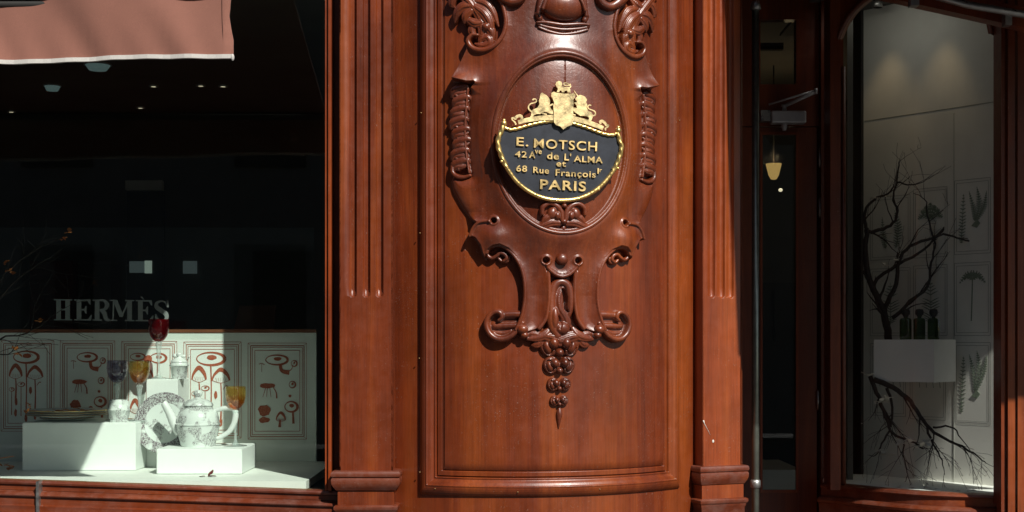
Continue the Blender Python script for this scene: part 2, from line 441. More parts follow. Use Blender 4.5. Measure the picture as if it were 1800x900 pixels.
# building across the street (seen in the panes)
ob = thing('stone_building', 'shaded stone town house across the street, mirrored faintly in the shop panes', 'building', (0, -17, 0))
g = MB(); g.box(-45, 9, -18, -17, 0, 10.5); g.build('wall', M['stone'], ob)
g = MB(); g.plan([(-45, -18.3), (9, -18.3), (9, -16.8), (-45, -16.8)], 10.5, 10.9); g.build('cornice', M['stone'], ob)
for i in range(7):
    for j in range(3):
        x = -14.2 + i * 3.3; z = 1.2 + j * 3.1
        g = MB(); g.box(x, x + 1.1, -17.02, -16.95, z, z + 1.9); g.build('window', M['black'], ob)

# shop room
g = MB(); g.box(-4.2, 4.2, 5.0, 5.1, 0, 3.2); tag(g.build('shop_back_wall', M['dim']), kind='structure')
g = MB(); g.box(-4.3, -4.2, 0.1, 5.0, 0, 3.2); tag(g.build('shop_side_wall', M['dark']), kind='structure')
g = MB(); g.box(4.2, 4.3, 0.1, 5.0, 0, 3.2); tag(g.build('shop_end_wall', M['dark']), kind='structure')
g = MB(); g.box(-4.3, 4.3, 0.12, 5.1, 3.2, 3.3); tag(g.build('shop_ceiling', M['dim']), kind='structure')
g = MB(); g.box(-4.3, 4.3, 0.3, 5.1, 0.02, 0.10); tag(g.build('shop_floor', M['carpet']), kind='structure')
# upper storeys
g = MB(); g.box(-9, -0.6, 0.0, 0.5, 3.08, 9); g.box(-9, 9, 1.9, 5.3, 3.32, 9)
g.plan([(-0.6, 0.0), (-0.3, -0.12), (0.2, -0.14), (0.6, 0.1), (0.95, 0.3), (1.0, 1.9), (-0.6, 1.9)], 3.3, 9)
g.plan([(0.95, 0.3), (2.0, 0.3), (9, 0.3), (9, 1.9), (1.0, 1.9)], 3.19, 9)
tag(g.build('upper_wall', M['stone']), kind='structure')

# ============================================================ CARVED PIER
pier = thing('carved_pier', 'bowed mahogany pier between the two shop windows, with a large carved cartouche', 'wall', (0.1, 0.1, 0))
g = MB()
core = [(float(arc_pt(u)[0] - arc_pt(u)[2] * 0.01), float(arc_pt(u)[1] - arc_pt(u)[3] * 0.01)) for u in np.linspace(float(px2u(690)), float(px2u(1240)), 30)]
g.plan(core + [(1.0, 1.35), (-0.52, 0.35), (-0.52, 0.12)], 0, 3.3); g.build('core', M['black'], pier)

# front skin with moulded panel frame: heights in 1/500 m
aL, aR = L(693, 0)[0], L(1232, 0)[0]
F0, F1 = L(739, 0)[0], L(1192, 0)[0]           # outer edge of frame
FB = 872.0
def frame_h(X, Y):
    d = np.minimum(np.minimum(X - F0, F1 - X), FB - Y)     # distance inside the outer edge (open upwards)
    pts = [(-400, 0), (-0.3, 0), (0.5, 2.6), (2, 4.4), (5, 6.8), (9, 8.9), (13, 10.2), (16, 10.6), (17, 11.4), (18.5, 11.4), (19.5, 9.6), (24, 7.4), (28, 4.2), (30, 3.6), (31, 4.6), (32.5, 4.6), (33.3, -2.6), (34.6, -2.6), (35.2, 1.6), (43.4, 1.6), (43.9, -1.2), (45.0, -1.2), (45.6, 1.2), (47.0, 1.4), (47.4, 0.2), (48.4, 0.2), (48.9, 3.0), (400, 3.4)]
    xs_, hs_ = zip(*pts)
    return np.interp(d, xs_, hs_)
def dense(vals, lo, hi, near, fine, coarse):
    out = [lo]; x = lo
    while x < hi:
        st = fine if any(a - 1 <= x <= b for a, b in near) else coarse
        x = min(hi, x + st); out.append(x)
    return np.array(out)
xs = dense(None, aL, aR, [(F0 - 3, F0 + 52), (F1 - 52, F1 + 3)], 0.45, 6)
ys = dense(None, -110, 925, [(FB - 50, FB + 3)], 0.6, 12)
X, Y = np.meshgrid(xs, ys)
field_mesh('panel', xs, ys, frame_h(X, Y), surf_pier, M['wood'], pier, cut=-50)
# screws on the frame
for (a, b) in [(745, 195), (743, 408), (742, 630), (743, 832), (769, 860), (910, 863), (1050, 861), (1178, 853), (1194, 190), (1193, 418), (1192, 622), (1192, 826)]:
    p = surf_pier(np.array([L(a, 0)[0]]), np.array([float(b)]), np.array([9.5 if a < 1185 else 0.5]))[0]
    g = MB(); g.blob(p, 0.0026, 8, 6); g.build('screw_head', M['bead'], pier, smooth=True)

# ---- cartouche
cart = thing('cartouche', None, None, (0.1, -0.1, 1.0)); cart.parent = pier; cart.location = Vector((0, -0.2, 1.0))
for k in ('label', 'category'):
    if k in cart: del cart[k]
PB = 4.0
def relief(name, fn, x0, x1, y0, y1, step=1.0, mat='carve', cut=None):
    xs = np.arange(x0, x1 + step, step); ys = np.arange(y0, y1 + step, step)
    X, Y = np.meshgrid(xs, ys); H = fn(X, Y); H = np.where(H > PB, PB + (H - PB) * 0.82, H)
    return field_mesh(name, xs, ys, H, surf_pier, M[mat], cart, cut=PB - 2.0 if cut is None else cut)

half = [(900, -112), (893, -20), (884, 20), (888, 50), (881, 72), (868, 86), (850, 92), (833, 86), (826, 74), (822, 90), (812, 112), (803, 128), (799, 142), (812, 146), (826, 150), (836, 149),
        (830, 156), (826, 175), (823, 210), (823, 250), (826, 285), (830, 311), (815, 313), (800, 309), (795, 318), (799, 335), (812, 360), (828, 384), (840, 394), (833, 405), (829, 417),
        (838, 421), (846, 433), (850, 448), (855, 456), (862, 442), (870, 436), (880, 434), (893, 440), (905, 453), (915, 471), (921, 495), (922, 525), (917, 555), (907, 580), (925, 586), (945, 578), (957, 560), (962, 530), (962, 500), (961, 480), (957, 468), (964, 475), (974, 483)]
hl = LP(half)
HP = hl + [(0, 486)] + [(-a, y) for a, y in reversed(hl)]
rxO, ryO, cyO = abs(L(869, 255)[0]), 158.0, 255.0

def body(X, Y):
    sd = sd_poly(HP, X, Y)
    side = np.clip((Y - 158) / 12, 0, 1) * np.clip((388 - Y) / 14, 0, 1)
    t = np.clip(sd / (3.5 + 19 * side), 0, 1); edge = np.sqrt(np.clip(1 - (1 - t) ** 2, 0, 1))
    h = PB + 13 * edge
    h += (1 - side) * 4.5 * np.exp(-np.clip(sd - 3, 0, 99) / 7.0) * edge
    ro = np.sqrt((X / rxO) ** 2 + ((Y - cyO) / ryO) ** 2)
    dist = (ro - 1) * rxO
    h += 17 * np.exp(-(np.clip(dist - 4, 0, 400) / 21.0) ** 1.5) * (sd > 0) * t
    # curled brackets swell below the oval
    h += 16 * np.exp(-((np.abs(X) - 112) ** 2) / 800.0 - ((Y - 418) ** 2) / 520.0) * (sd > 0) * t
    # ear under the upper scroll flares forward
    h += 15 * np.exp(-((np.abs(X) - 176) ** 2) / 900.0 - (np.clip(146 - Y, 0, 99) / 17.0) ** 2) * np.clip((154 - Y) / 5.0, 0, 1) * (sd > 0) * t
    h -= 5 * np.exp(-((np.abs(X) - 42) ** 2) / 260.0) * (Y > 480) * np.clip((Y - 480) / 40, 0, 1) * (sd > 0) * t
    h -= 26 * np.clip((0.95 - ro) / 0.04, 0, 1)
    # rolled thin rims
    for P, r, b in ((RIM1, 2.6, 21), (RIM2, 2.4, 25), (RIM3, 3.2, 19), (RIM4, 3.0, 22), (RIM5, 1.8, 16)):
        h = np.maximum(h, f_tube(np.abs(X), Y, P, r, b))
    # bored holes
    for c, r in ((HO1, 5.0), (HO2, 5.5)):
        d = np.sqrt((np.abs(X) - c[0]) ** 2 + (Y - c[1]) ** 2)
        h += 3.0 * np.exp(-((d - r - 2) / 2.0) ** 2)
        h = np.where(d < r, h - 16 * np.clip((r - d) / 1.6, 0, 1), h)
    h = np.where((sd < 0) & (h < PB + 6), h, h)
    return np.where(sd > -2.2, h, np.where(h > PB + 6, h, PB + np.clip(sd + 2.2, -3, 0) * 5))
def ab(P): return [(abs(a), y) for a, y in LP(P)]
RIM1 = ab([(858, 446), (863, 438), (872, 434), (882, 434), (893, 440), (905, 453), (915, 471), (921, 495), (922, 525), (917, 555), (907, 580)])
RIM2 = ab([(868, 392), (856, 391), (844, 394), (836, 403), (831, 416)])
RIM3 = ab([(961, 478), (962, 500), (962, 530), (957, 560), (946, 577)])
RIM4 = ab([(958, 468), (964, 476), (974, 484), (983.5, 487)])
RIM5 = ab([(826, 158), (823, 190), (821, 230), (823, 270), (828, 305)])
HO1 = ab([(870, 390)])[0]; HO2 = ab([(957, 459)])[0]
relief('shield_body', body, -215, 215, -110, 600)

# oval medallion and its rim
def medal(X, Y):
    ro = np.sqrt((X / (rxO - 8)) ** 2 + ((Y - cyO) / (ryO - 8)) ** 2)
    cr = -2.2 * (np.abs(X - 3 - 0.6 * np.sin(Y * 0.07)) < 0.55) * (Y < 190)
    return cr + np.where(ro < 1.03, 19 + 16 * np.sqrt(np.clip(1.07 - ro ** 2, 0, 2)), -20)
relief('medallion', medal, -rxO, rxO, cyO - ryO, cyO + ryO, 0.8)
def rim(X, Y):
    ro = np.sqrt((X / rxO) ** 2 + ((Y - cyO) / ryO) ** 2)
    gx = X / rxO ** 2; gy = (Y - cyO) / ryO ** 2
    d = (ro - 1) * ro / np.sqrt(gx ** 2 + gy ** 2 + 1e-9)
    pts = [(-60, -10), (-15, -5), (-12, 14), (-11, 24), (-9.5, 26), (-8, 25), (-7, 29), (-5, 34), (-2, 37), (1, 36.5), (3.5, 33), (4.5, 29), (5.5, 31.5), (7, 31.5), (8.5, 27), (11, 12), (60, -10)]
    a, b = zip(*pts); return np.interp(d, a, b)
relief('oval_rim', rim, -rxO - 12, rxO + 12, cyO - ryO - 12, cyO + ryO + 12, 0.9, cut=14)

def mult(shapes):
    def fn(X, Y):
        H = np.full(X.shape, -50.0)
        for s in shapes:
            if s[0] == 'g':
                gt = f_tube(X, Y, s[1], s[2], 0, 1.0); H = np.where(gt > 0, H - s[3] * np.sqrt(np.clip(gt / max(s[2]), 0, 1)), H)
            elif s[0] == 'b':
                _, c, rx, ry, hh, base, rot = s; ca, sa = math.cos(rot), math.sin(rot); dx, dy = X - c[0], Y - c[1]
                q = np.sqrt(((dx * ca + dy * sa) / rx) ** 2 + ((-dx * sa + dy * ca) / ry) ** 2)
                H = np.where(q < 1, base + hh * np.sqrt(np.clip(1 - q * q, 0, 1)), np.where(q < 1.22, np.minimum(H, base - 0.5), H))
            elif s[0] == 'l': H = np.maximum(H, f_leaf(X, Y, s[1], s[2], s[3], s[4]))
            elif s[0] == 't': H = np.maximum(H, f_tube(X, Y, s[1], s[2], s[3] if len(s) > 3 else 6, s[4] if len(s) > 4 else 1.0))
            else: H = np.maximum(H, f_ell(X, Y, *s[1:]))
        return H
    return fn
def mir(shapes):      # mirror to the other half of the carving
    out = []
    for s in shapes:
        if s[0] in 'tl': out.append((s[0], [(-a, y) for a, y in s[1]]) + tuple(s[2:]))
        else:
            t = list(s); t[1] = (-s[1][0], s[1][1])
            if len(t) > 6: t[6] = -t[6]
            out.append(tuple(t))
    return out
def bbox(sh, pad=14):
    xs_, ys_ = [], []
    for s in sh:
        if s[0] in 'tlg':
            xs_ += [p[0] for p in s[1]]; ys_ += [p[1] for p in s[1]]
        else: xs_ += [s[1][0] - s[2], s[1][0] + s[2]]; ys_ += [s[1][1] - s[3], s[1][1] + s[3]]
    return min(xs_) - pad, max(xs_) + pad, min(ys_) - pad, max(ys_) + pad
def carve(name, sh, step=1.0, cut=None):
    b = bbox(sh); return relief(name, mult(sh), b[0], b[1], b[2], b[3], step, cut=cut)
def both(name, sh, step=1.0, cut=None):
    carve(name, sh, step, cut); carve(name, mir(sh), step, cut)
def T(P, r, base=6, kz=1.0): return ('t', LP(P), r, base, kz)
def F_(P, r, base=6, kz=1.1): return ('l', LP(P), r, base, kz)
def E(c, rx, ry, h, base=6, rot=0.0): return ('e', L(*c), rx, ry, h, base, rot)

# side leaf garlands
sh = []
for i in range(8):
    y = 157 + i * 18.4; xo = 2.5 * math.sin(i * 1.7) + (0 if i < 4 else (i - 3) * 0.6)
    sh += [T([(797 + xo, y + 14), (801 + xo, y + 4), (812 + xo, y - 1), (822 + xo, y - 3), (828 + xo, y + 2)], [2, 6.5, 7.5, 6, 2], 10, 1.25),
           F_([(800 + xo, y + 15), (808 + xo, y + 9), (818 + xo, y + 8), (824 + xo, y + 4)], [2, 4.5 + (i % 3), 4, 1.2], 13, 1.2), E((806 + xo + 3 * (i % 2), y + 12), 4.5, 3.4, 8, 10, 0.5 + i)]
sh += [T([(799, 294), (800, 304), (807, 311), (818, 313), (829, 310)], [2.5, 3.5, 4, 3.5, 2.5], 15)]
both('leaf_garland', sh, 0.8)
# upper C scrolls with acanthus inside
sh = [T([(873, -12), (882, 8), (888, 28), (890, 48), (884, 70), (870, 86), (851, 93), (834, 88), (827, 76), (833, 66), (843, 66)], [3.2, 3.2, 3.2, 3.2, 3.4, 4, 4.6, 4.2, 3.6, 3, 2], 22)]
both('scroll', sh, 0.8)
sh = [F_([(792, -34), (812, -12), (832, 12), (845, 34), (850, 58), (846, 80)], [7, 9, 9, 8, 8, 4], 12),
      F_([(814, -12), (802, -4), (798, 8), (802, 14)], [7, 8, 6, 1.5], 11, 1.2), F_([(832, 14), (818, 15), (808, 25), (803, 41)], [8, 10, 8, 1.5], 12, 1.2),
      F_([(832, 22), (822, 32), (820, 44)], [6, 7, 1.5], 15), F_([(840, 6), (857, 12), (868, 28), (877, 50)], [6, 9, 7, 1.5], 12),
      F_([(838, 16), (853, 28), (862, 44), (866, 64)], [6, 9, 8, 2], 15), F_([(850, 44), (838, 45), (829, 40), (826, 46)], [6, 8, 6, 1.5], 14, 1.2),
      F_([(836, 46), (832, 58), (840, 68)], [6, 7, 2], 12), F_([(854, 50), (864, 58), (868, 74)], [6, 8, 2], 13),
      E((857, 52), 7, 7, 9, 17, 0.5), F_([(846, 74), (858, 70), (862, 78), (852, 84), (838, 80)], [4, 7, 7, 6, 2], 13), F_([(826, 2), (840, -3), (856, -16)], [7, 9, 3], 11),
      F_([(822, -18), (806, -24), (794, -16)], [8, 9, 2], 12)]
both('acanthus_leaf', sh, 0.8)
# volutes at the top
sh = [T([(872, -70), (862, -45), (866, -20), (880, -2), (898, 10), (914, 6), (920, -8), (912, -20), (900, -18), (896, -8), (902, -2)], [8, 9, 9, 8, 7, 6.5, 6, 5.5, 5, 4, 3.5], 26),
      E((885, -30), 26, 34, 20, 22, 0.3)]
both('volute', sh)
# boss, cowl and swag
carve('boss', [E((986, 15), 38, 28, 24, 20)])
sh = [T([(944, 30), (946, 15), (950, 0), (958, -20)], [3.5, 4, 5, 6], 26), T([(950, 24), (958, 4), (972, -8), (984, -11)], [2.5, 3, 3.2, 3.2], 40), T([(944, 34), (946, 38), (943, 31)], [5, 5, 5], 22)]
both('cowl', sh)
sh = [T([(943, 46), (958, 46), (984, 49), (1012, 46), (1027, 46)], [2.5, 3.2, 3.6, 3.2, 2.5], 25, 1.3), T([(943, 49), (960, 54), (984, 57), (1010, 54), (1028, 49)], [2, 3, 3.4, 3, 2], 23, 1.3),
      T([(945, 54), (962, 61), (984, 65), (1007, 61), (1026, 54)], [2, 3, 3.5, 3, 2], 22, 1.3), T([(952, 61), (966, 69), (984, 74), (1004, 69), (1019, 61)], [1.5, 3, 4, 3, 1.5], 19, 1.3), E((985, 60), 36, 15, 3, 17)]
carve('swag', sh)
# paired leaf scrolls on the lower rim
sh = [T([(981, 388), (979, 374), (971, 364), (960, 361), (950, 368), (949, 379)], [4, 4.5, 4.5, 4, 4, 3], 36), E((965, 378), 8, 11, 9, 34, 0.3),
      F_([(978, 394), (964, 393), (950, 399), (936, 403)], [6, 8.5, 7, 1.5], 31, 1.1), F_([(968, 380), (957, 386), (949, 396)], [4, 6, 2], 35), F_([(978, 402), (966, 408), (952, 409)], [5, 6.5, 1.5], 24), E((973, 382), 5, 8, 9, 35)]
both('rim_leaf', sh, 0.8, cut=14)
carve('rim_drop', [E((984, 365), 4, 4, 6, 40), E((984, 392), 6, 5, 9, 34), E((984, 404), 5, 8, 9, 26), E((977, 407), 5, 5, 7, 24), E((991, 407), 5, 5, 7, 24), E((984, 415), 4, 4, 6, 20)], 0.8)
carve('button', [E((983, 457), 9.5, 9.5, 8, 27)], 0.8, cut=20)
# scrolls in the side pockets
both('pocket_scroll', [T([(858, 441), (859, 450), (866, 455), (874, 451), (880, 446), (888, 448), (891, 455), (886, 460)], [3, 3, 3, 3, 3, 3.2, 3, 2.4], 14), T([(878, 456), (884, 461), (893, 460), (896, 452)], 2.6, 10)])
# foot scrolls
sh = [T([(918, 568), (905, 585), (890, 595), (874, 595), (862, 585), (857, 570), (861, 557), (871, 549), (880, 550), (883, 558), (878, 563)], [4, 4.6, 5, 5, 4.6, 4.4, 4, 4, 4, 3.4, 2.4], 17, 1.2),
      T([(884, 554), (898, 553), (918, 553)], [6.5, 6.5, 6.5], 8, 1.2), T([(871, 573), (885, 573), (912, 572)], [4.5, 5, 5], 9), T([(870, 585), (885, 586), (898, 582)], 4.5, 5), E((886, 572), 26, 20, 2, 5)]
both('foot_scroll', sh)
# central curled leaf
sh = [T([(976, 590), (968, 570), (966, 545), (967, 520), (973, 502), (984, 496), (995, 503), (999, 522), (998, 545), (994, 560)], [8, 9, 8.5, 7.5, 7, 7, 7, 7, 6, 4], 13, 1.2),
      E((982, 540), 15, 44, 9, 9), F_([(986, 506), (979, 524), (981, 542), (989, 556), (993, 570), (986, 582)], [4, 7, 8, 8, 7, 3], 13, 1.2),
      E((984, 577), 14, 12, 14, 14), E((972, 560), 7, 20, 10, 18), ('g', LP([(986, 510), (990, 524), (989, 538), (994, 548)]), [2.5, 3.6, 3.2, 2], 13), ('g', LP([(978, 556), (982, 568), (980, 578)]), [1.4, 2.2, 1.4], 6)]
carve('curled_leaf', sh)
sh = [F_([(986, 599), (968, 592), (950, 590), (936, 587), (922, 587)], [11, 11, 8, 6, 3], 11), F_([(964, 578), (957, 588), (944, 594), (928, 596)], [4, 8, 7, 3], 13),
      F_([(970, 590), (962, 603), (954, 610)], [8, 8, 1.5], 9, 1.1), F_([(954, 594), (944, 605), (934, 607)], [6, 7, 1.5], 9, 1.1), F_([(978, 596), (972, 608), (966, 615)], [7, 7, 1.5], 8), E((918, 579), 9.5, 8.5, 11, 19), E((921, 589), 7, 6, 9, 17)]
both('leaf_spray', sh)
# husk drop of five husks
for cy, s_ in ((607, 1.0), (641, 0.80), (675, 0.60), (704, 0.46)):
    cx = 981.5; ax = L(cx, 0)[0]; sh = []
    for sg in (-1, 1):
        sh += [('e', (ax + sg * 17 * s_, cy), 17.5 * s_, 19 * s_, 11 * s_, 8, sg * 0.25)]
    for sg in (-1, 1):
        sh += [('b', (ax + sg * 21 * s_, cy + 3 * s_), 7 * s_, 12 * s_, 9 * s_, 10, sg * 0.3), ('b', (ax + sg * 10.5 * s_, cy - 4 * s_), 8.5 * s_, 10.5 * s_, 15 * s_, 12, sg * 0.15)]
    sh += [('b', (ax, cy + 12.5 * s_), 7.5 * s_, 7.5 * s_, 13 * s_, 9, 0)]
    carve('husk', sh, 0.7)
carve('husk_tip', [T([(982, 719), (982, 727), (981.5, 738), (981, 752)], [3.5, 5.2, 3.6, 0.8], 5, 1.3)], 0.6)

# ---- pilasters: planar relief with flutes
def plane_surf(p0, p1, px0, px1, yref):
    p0 = np.array(p0); p1 = np.array(p1); d = (p1 - p0); Ln = np.linalg.norm(d); d = d / Ln; n = np.array([d[1], -d[0]])
    def f(Xp, Yp, H):
        q = p0[None, :] + d[None, :] * ((Xp - px0) / (px1 - px0) * Ln)[:, None] + n[None, :] * (H / S)[:, None]
        z = EYE + (600 - Yp) / S * (D + yref) / D
        return np.stack([q[:, 0], q[:, 1], z], 1)
    return f
def pilaster(name, p0, p1, px0, px1, yref, flutes, yend, mat):
    sf = plane_surf(p0, p1, px0, px1, yref)
    near = [(a - 2, b + 2) for a, b in flutes]
    xs = dense(None, px0, px1, near, 0.5, 6); ys = dense(None, -110, 860, [(yend - 14, yend + 4)], 0.7, 14)
    X, Y = np.meshgrid(xs, ys); H = np.zeros(X.shape)
    for a, b in flutes:
        c = (a + b) / 2; r = (b - a) / 2
        rr = np.where(Y < yend - 7, r, r * np.sqrt(np.clip(1 - ((Y - (yend - 7)) / 7.0) ** 2, 0, 1)))
        q = np.abs(X - c) / np.maximum(rr, 1e-3)
        H -= np.where((q < 1) & (rr > 0.8), 1.0 * rr * np.sqrt(np.clip(1 - q ** 2, 0, 1)) + 1.6 * rr / r, 0)
    o = field_mesh('shaft', xs, ys, H, sf, M[mat], None, cut=-90)
    return o
def solid_plan(name, pts, z0, z1, m, parent): g = MB(); g.plan(pts, z0, z1); return g.build(name, m, parent)

def make_pilaster(p0, p1, px0, px1, yref, flutes, yend, mat, back, ybase, flare):
    """p0,p1: front corners in plan; back: depth of the returns"""
    root = bpy.data.objects.new('pilaster', None); COL.objects.link(root); root.parent = pier
    mid = ((p0[0] + p1[0]) / 2, (p0[1] + p1[1]) / 2); root.location = Vector((mid[0], mid[1], 0)) - pier.location
    sh = pilaster('shaft', p0, p1, px0, px1, yref, flutes, yend, mat)
    for v in sh.data.vertices: v.co -= Vector((mid[0], mid[1], 0))
    sh.parent = root
    d = np.array(p1) - np.array(p0); d /= np.linalg.norm(d); n = np.array([d[1], -d[0]])
    q0 = np.array(p0) - n * back; q1 = np.array(p1) - n * back; f0 = np.array(p0) - n * 0.0155; f1 = np.array(p1) - n * 0.0155
    g = MB()
    # returns only, the fluted face closes the front
    g.plan([tuple(p0), tuple(np.array(p0) + d * 0.004), tuple(q0 + d * 0.004), tuple(q0)], 0.9, 3.3)
    g.plan([tuple(np.array(p1) - d * 0.004), tuple(p1), tuple(q1), tuple(q1 - d * 0.004)], 0.9, 3.3)
    g.plan([tuple(f0 + d * 0.005), tuple(f1 - d * 0.005), tuple(q1 - d * 0.005), tuple(q0 + d * 0.005)], 0.9, 3.3)
    g.build('return', M[mat], root)
    zt = WZ(ybase, yref)
    path = [(*q0, zt), (*p0, zt), (*p1, zt), (*q1, zt)]
    u = 1 / S
    # upper base mould: flat lip, torus, cove; then plinth; then lower mould
    pr = [(-0.01, 0.0), (8, 0.0), (12, -1), (14, -4), (14.5, -7), (13.5, -10), (11, -11), (10.5, -12), (12.5, -13), (13.5, -16), (13, -22), (11, -27), (8, -31), (6, -34), (3.2, -35), (-0.01, -35)]
    sweep(path, [(a * u * flare if a > 0 else a * u, b * u) for a, b in pr], 'base_moulding', M['dustwood'], root)
    pl = [(-0.01, -35.5), (3, -35.5), (3, -60), (-0.01, -60)]
    sweep(path, [(a * u, b * u) for a, b in pl], 'plinth', M[mat], root)
    lo = [(-0.01, -60), (5, -60), (8, -61), (9.5, -63), (9.5, -67), (7.5, -70), (6.5, -71), (6.0, -75), (4.5, -78), (4.5, -160), (-0.01, -160)]
    sweep(path, [(a * u, b * u) for a, b in lo], 'foot_moulding', M['dustwood'], root)
    return root
yl = -0.045
make_pilaster((WX(597, yl), yl), (WX(690, yl), yl), 597, 690, yl, [(613, 627), (637, 651), (660, 674)], 522, 'wood', 0.13, 827, 1.0)
yr0, yr1 = 0.215, 0.28
make_pilaster((WX(1235, yr0), yr0), (WX(1303, yr1), yr1), 1235, 1303, 0.25, [(1247, 1257), (1264, 1274), (1280, 1290)], 524, 'orange', 0.2, 818, 0.75)
# paint splash
sf = plane_surf((WX(1235, yr0), yr0), (WX(1303, yr1), yr1), 1235, 1303, 0.25)
def sp(a, b, h=0.6): return sf(np.array([a]), np.array([b]), np.array([h]))[0]
g = MB(); g.tube([sp(1236, 738), sp(1238, 744), sp(1245, 757), sp(1248, 764)], [0.003, 0.0012, 0.0006, 0.0004], 6); g.blob(sp(1253, 775), (0.004, 0.001, 0.006), 8, 6); g.build('paint_splash', M['petal'], pier, smooth=True)

# ============================================================ SIGN PLAQUE
tc = U_AX; ax_, ay_, nx_, ny_ = [float(v) for v in arc_pt(U_AX)]
PLQ_Y = 285
def plq(px, py, h):     # flat plane tangent to the pier's axis, standing 0.088 m off
    a = (px - 992) / S / 1.02; rot = R(-1.6)
    b = -(py - PLQ_Y) / S * 0.965
    a2 = a * math.cos(rot) - b * math.sin(rot); b2 = a * math.sin(rot) + b * math.cos(rot)
    tx, ty = -ny_, nx_
    off = 0.067 + h / S
    return (ax_ + tx * a2 + nx_ * off, ay_ + ty * a2 + ny_ * off, EYE + (600 - PLQ_Y) / S * 0.965 + b2)
def flat_poly(mb, P, h0, h1, fn):
    n = len(P); v = [fn(p[0], p[1], h0) for p in P] + [fn(p[0], p[1], h1) for p in P]
    tri = []
    from mathutils.geometry import tessellate_polygon
    for t in tessellate_polygon([[Vector((p[0], p[1], 0)) for p in P]]): tri += [tuple(t), tuple(n + i for i in t)]
    mb.add(v, tri + [(i, (i + 1) % n, n + (i + 1) % n, n + i) for i in range(n)])
def flat_stroke(mb, P, wd, h0, h1, fn, n=5, smooth=True):
    if smooth: Q = catmull([(p[0], p[1]) for p in P], n)
    else: Q = [np.array(p, float) for p in P]
    if not hasattr(wd, '__len__'): wd = [wd, wd]
    m = len(Q); Lf, Rt = [], []
    for i in range(m):
        t = Q[min(i + 1, m - 1)] - Q[max(i - 1, 0)]; t = t / (np.linalg.norm(t) + 1e-9); nn = np.array([-t[1], t[0]])
        ww = np.interp(i / (m - 1), np.linspace(0, 1, len(wd)), wd) / 2
        Lf.append(Q[i] + nn * ww); Rt.append(Q[i] - nn * ww)
    v = [fn(p[0], p[1], h0) for p in Lf] + [fn(p[0], p[1], h0) for p in Rt] + [fn(p[0], p[1], h1) for p in Lf] + [fn(p[0], p[1], h1) for p in Rt]
    F = []
    for i in range(m - 1):
        F += [(2 * m + i, 2 * m + i + 1, 3 * m + i + 1, 3 * m + i), (i, i + 1, 2 * m + i + 1, 2 * m + i), (m + i, m + i + 1, 3 * m + i + 1, 3 * m + i)]
    F += [(0, m, 3 * m, 2 * m), (m - 1, 2 * m - 1, 4 * m - 1, 3 * m - 1)]
    mb.add(v, F)
sign = thing('sign_plaque', 'black oval shop plaque with gilt lettering, rope border and brass coat of arms', 'sign', plq(983, 285, -6))
top = [(884, 228), (893, 231), (905, 229), (925, 222), (945, 216), (965, 212), (984, 211), (1004, 213), (1025, 218), (1045, 224), (1062, 229), (1076, 230), (1084, 227)]
side_r = [(1090, 238), (1094, 250), (1092, 264), (1086, 282)]
bot = [(1076, 300), (1060, 320), (1040, 336), (1015, 347), (985, 351), (955, 348), (930, 338), (908, 322), (892, 302)]
side_l = [(882, 284), (874, 264), (873, 250), (877, 238)]
plate = top + side_r + bot + side_l
g = MB(); flat_poly(g, [tuple(p) for p in catmull(plate, 4, True)], -9, 0, plq); g.build('plate', M['slate'], sign, auto=40)
def rope(P, r, name, twist):
    Q = catmull([(a, b) for a, b in P], 10); mb = MB(); pts = []
    Ln = 0
    n = len(Q); seg = 10; V = []
    for i in range(n):
        if i: Ln += float(np.linalg.norm(Q[i] - Q[i - 1]))
        t = Q[min(i + 1, n - 1)] - Q[max(i - 1, 0)]; t = t / (np.linalg.norm(t) + 1e-9); nn = np.array([-t[1], t[0]])
        for k in range(seg):
            a = 2 * math.pi * k / seg
            rr = r * (1 + (0.13 * math.cos(2 * (a - Ln * twist)) if twist else 0.05 * math.cos(Ln * 0.9)))
            p = Q[i] + nn * rr * math.cos(a); V.append(plq(p[0], p[1], 1.0 + rr * math.sin(a)))
    F = [(i * seg + k, i * seg + (k + 1) % seg, (i + 1) * seg + (k + 1) % seg, (i + 1) * seg + k) for i in range(n - 1) for k in range(seg)] + [tuple(range(seg)), tuple(range((n - 1) * seg, n * seg))]
    mb.add(V, F); return mb.build(name, M['gold'], sign, smooth=True)
rope(top[:6] + [(975, 210)], 3.2, 'rope_border', 0.33)
rope([(994, 210)] + top[7:], 3.2, 'rope_border', 0.33)
rope([(882, 224)] + list(reversed(side_l)) + [(889, 297)], 4.4, 'rope_border', 0.22)
rope([(1086, 224)] + side_r + [(1080, 293)], 4.4, 'rope_border', 0.22)
rope([(1083, 288)] + bot + [(885, 290)], 3.8, 'lower_border', 0)
for c in ((882, 221), (1087, 221)):
    g = MB(); g.blob(plq(c[0], c[1], 2), 0.0105, 12, 8); g.blob(plq(c[0], c[1] - 5, 2), 0.0065, 10, 8); g.build('finial', M['gold'], sign, smooth=True)
for c in ((880, 288), (1088, 289), (1054, 328)):
    g = MB(); g.blob(plq(c[0], c[1], 2), 0.006, 10, 8); g.build('stud', M['gold'], sign, smooth=True)

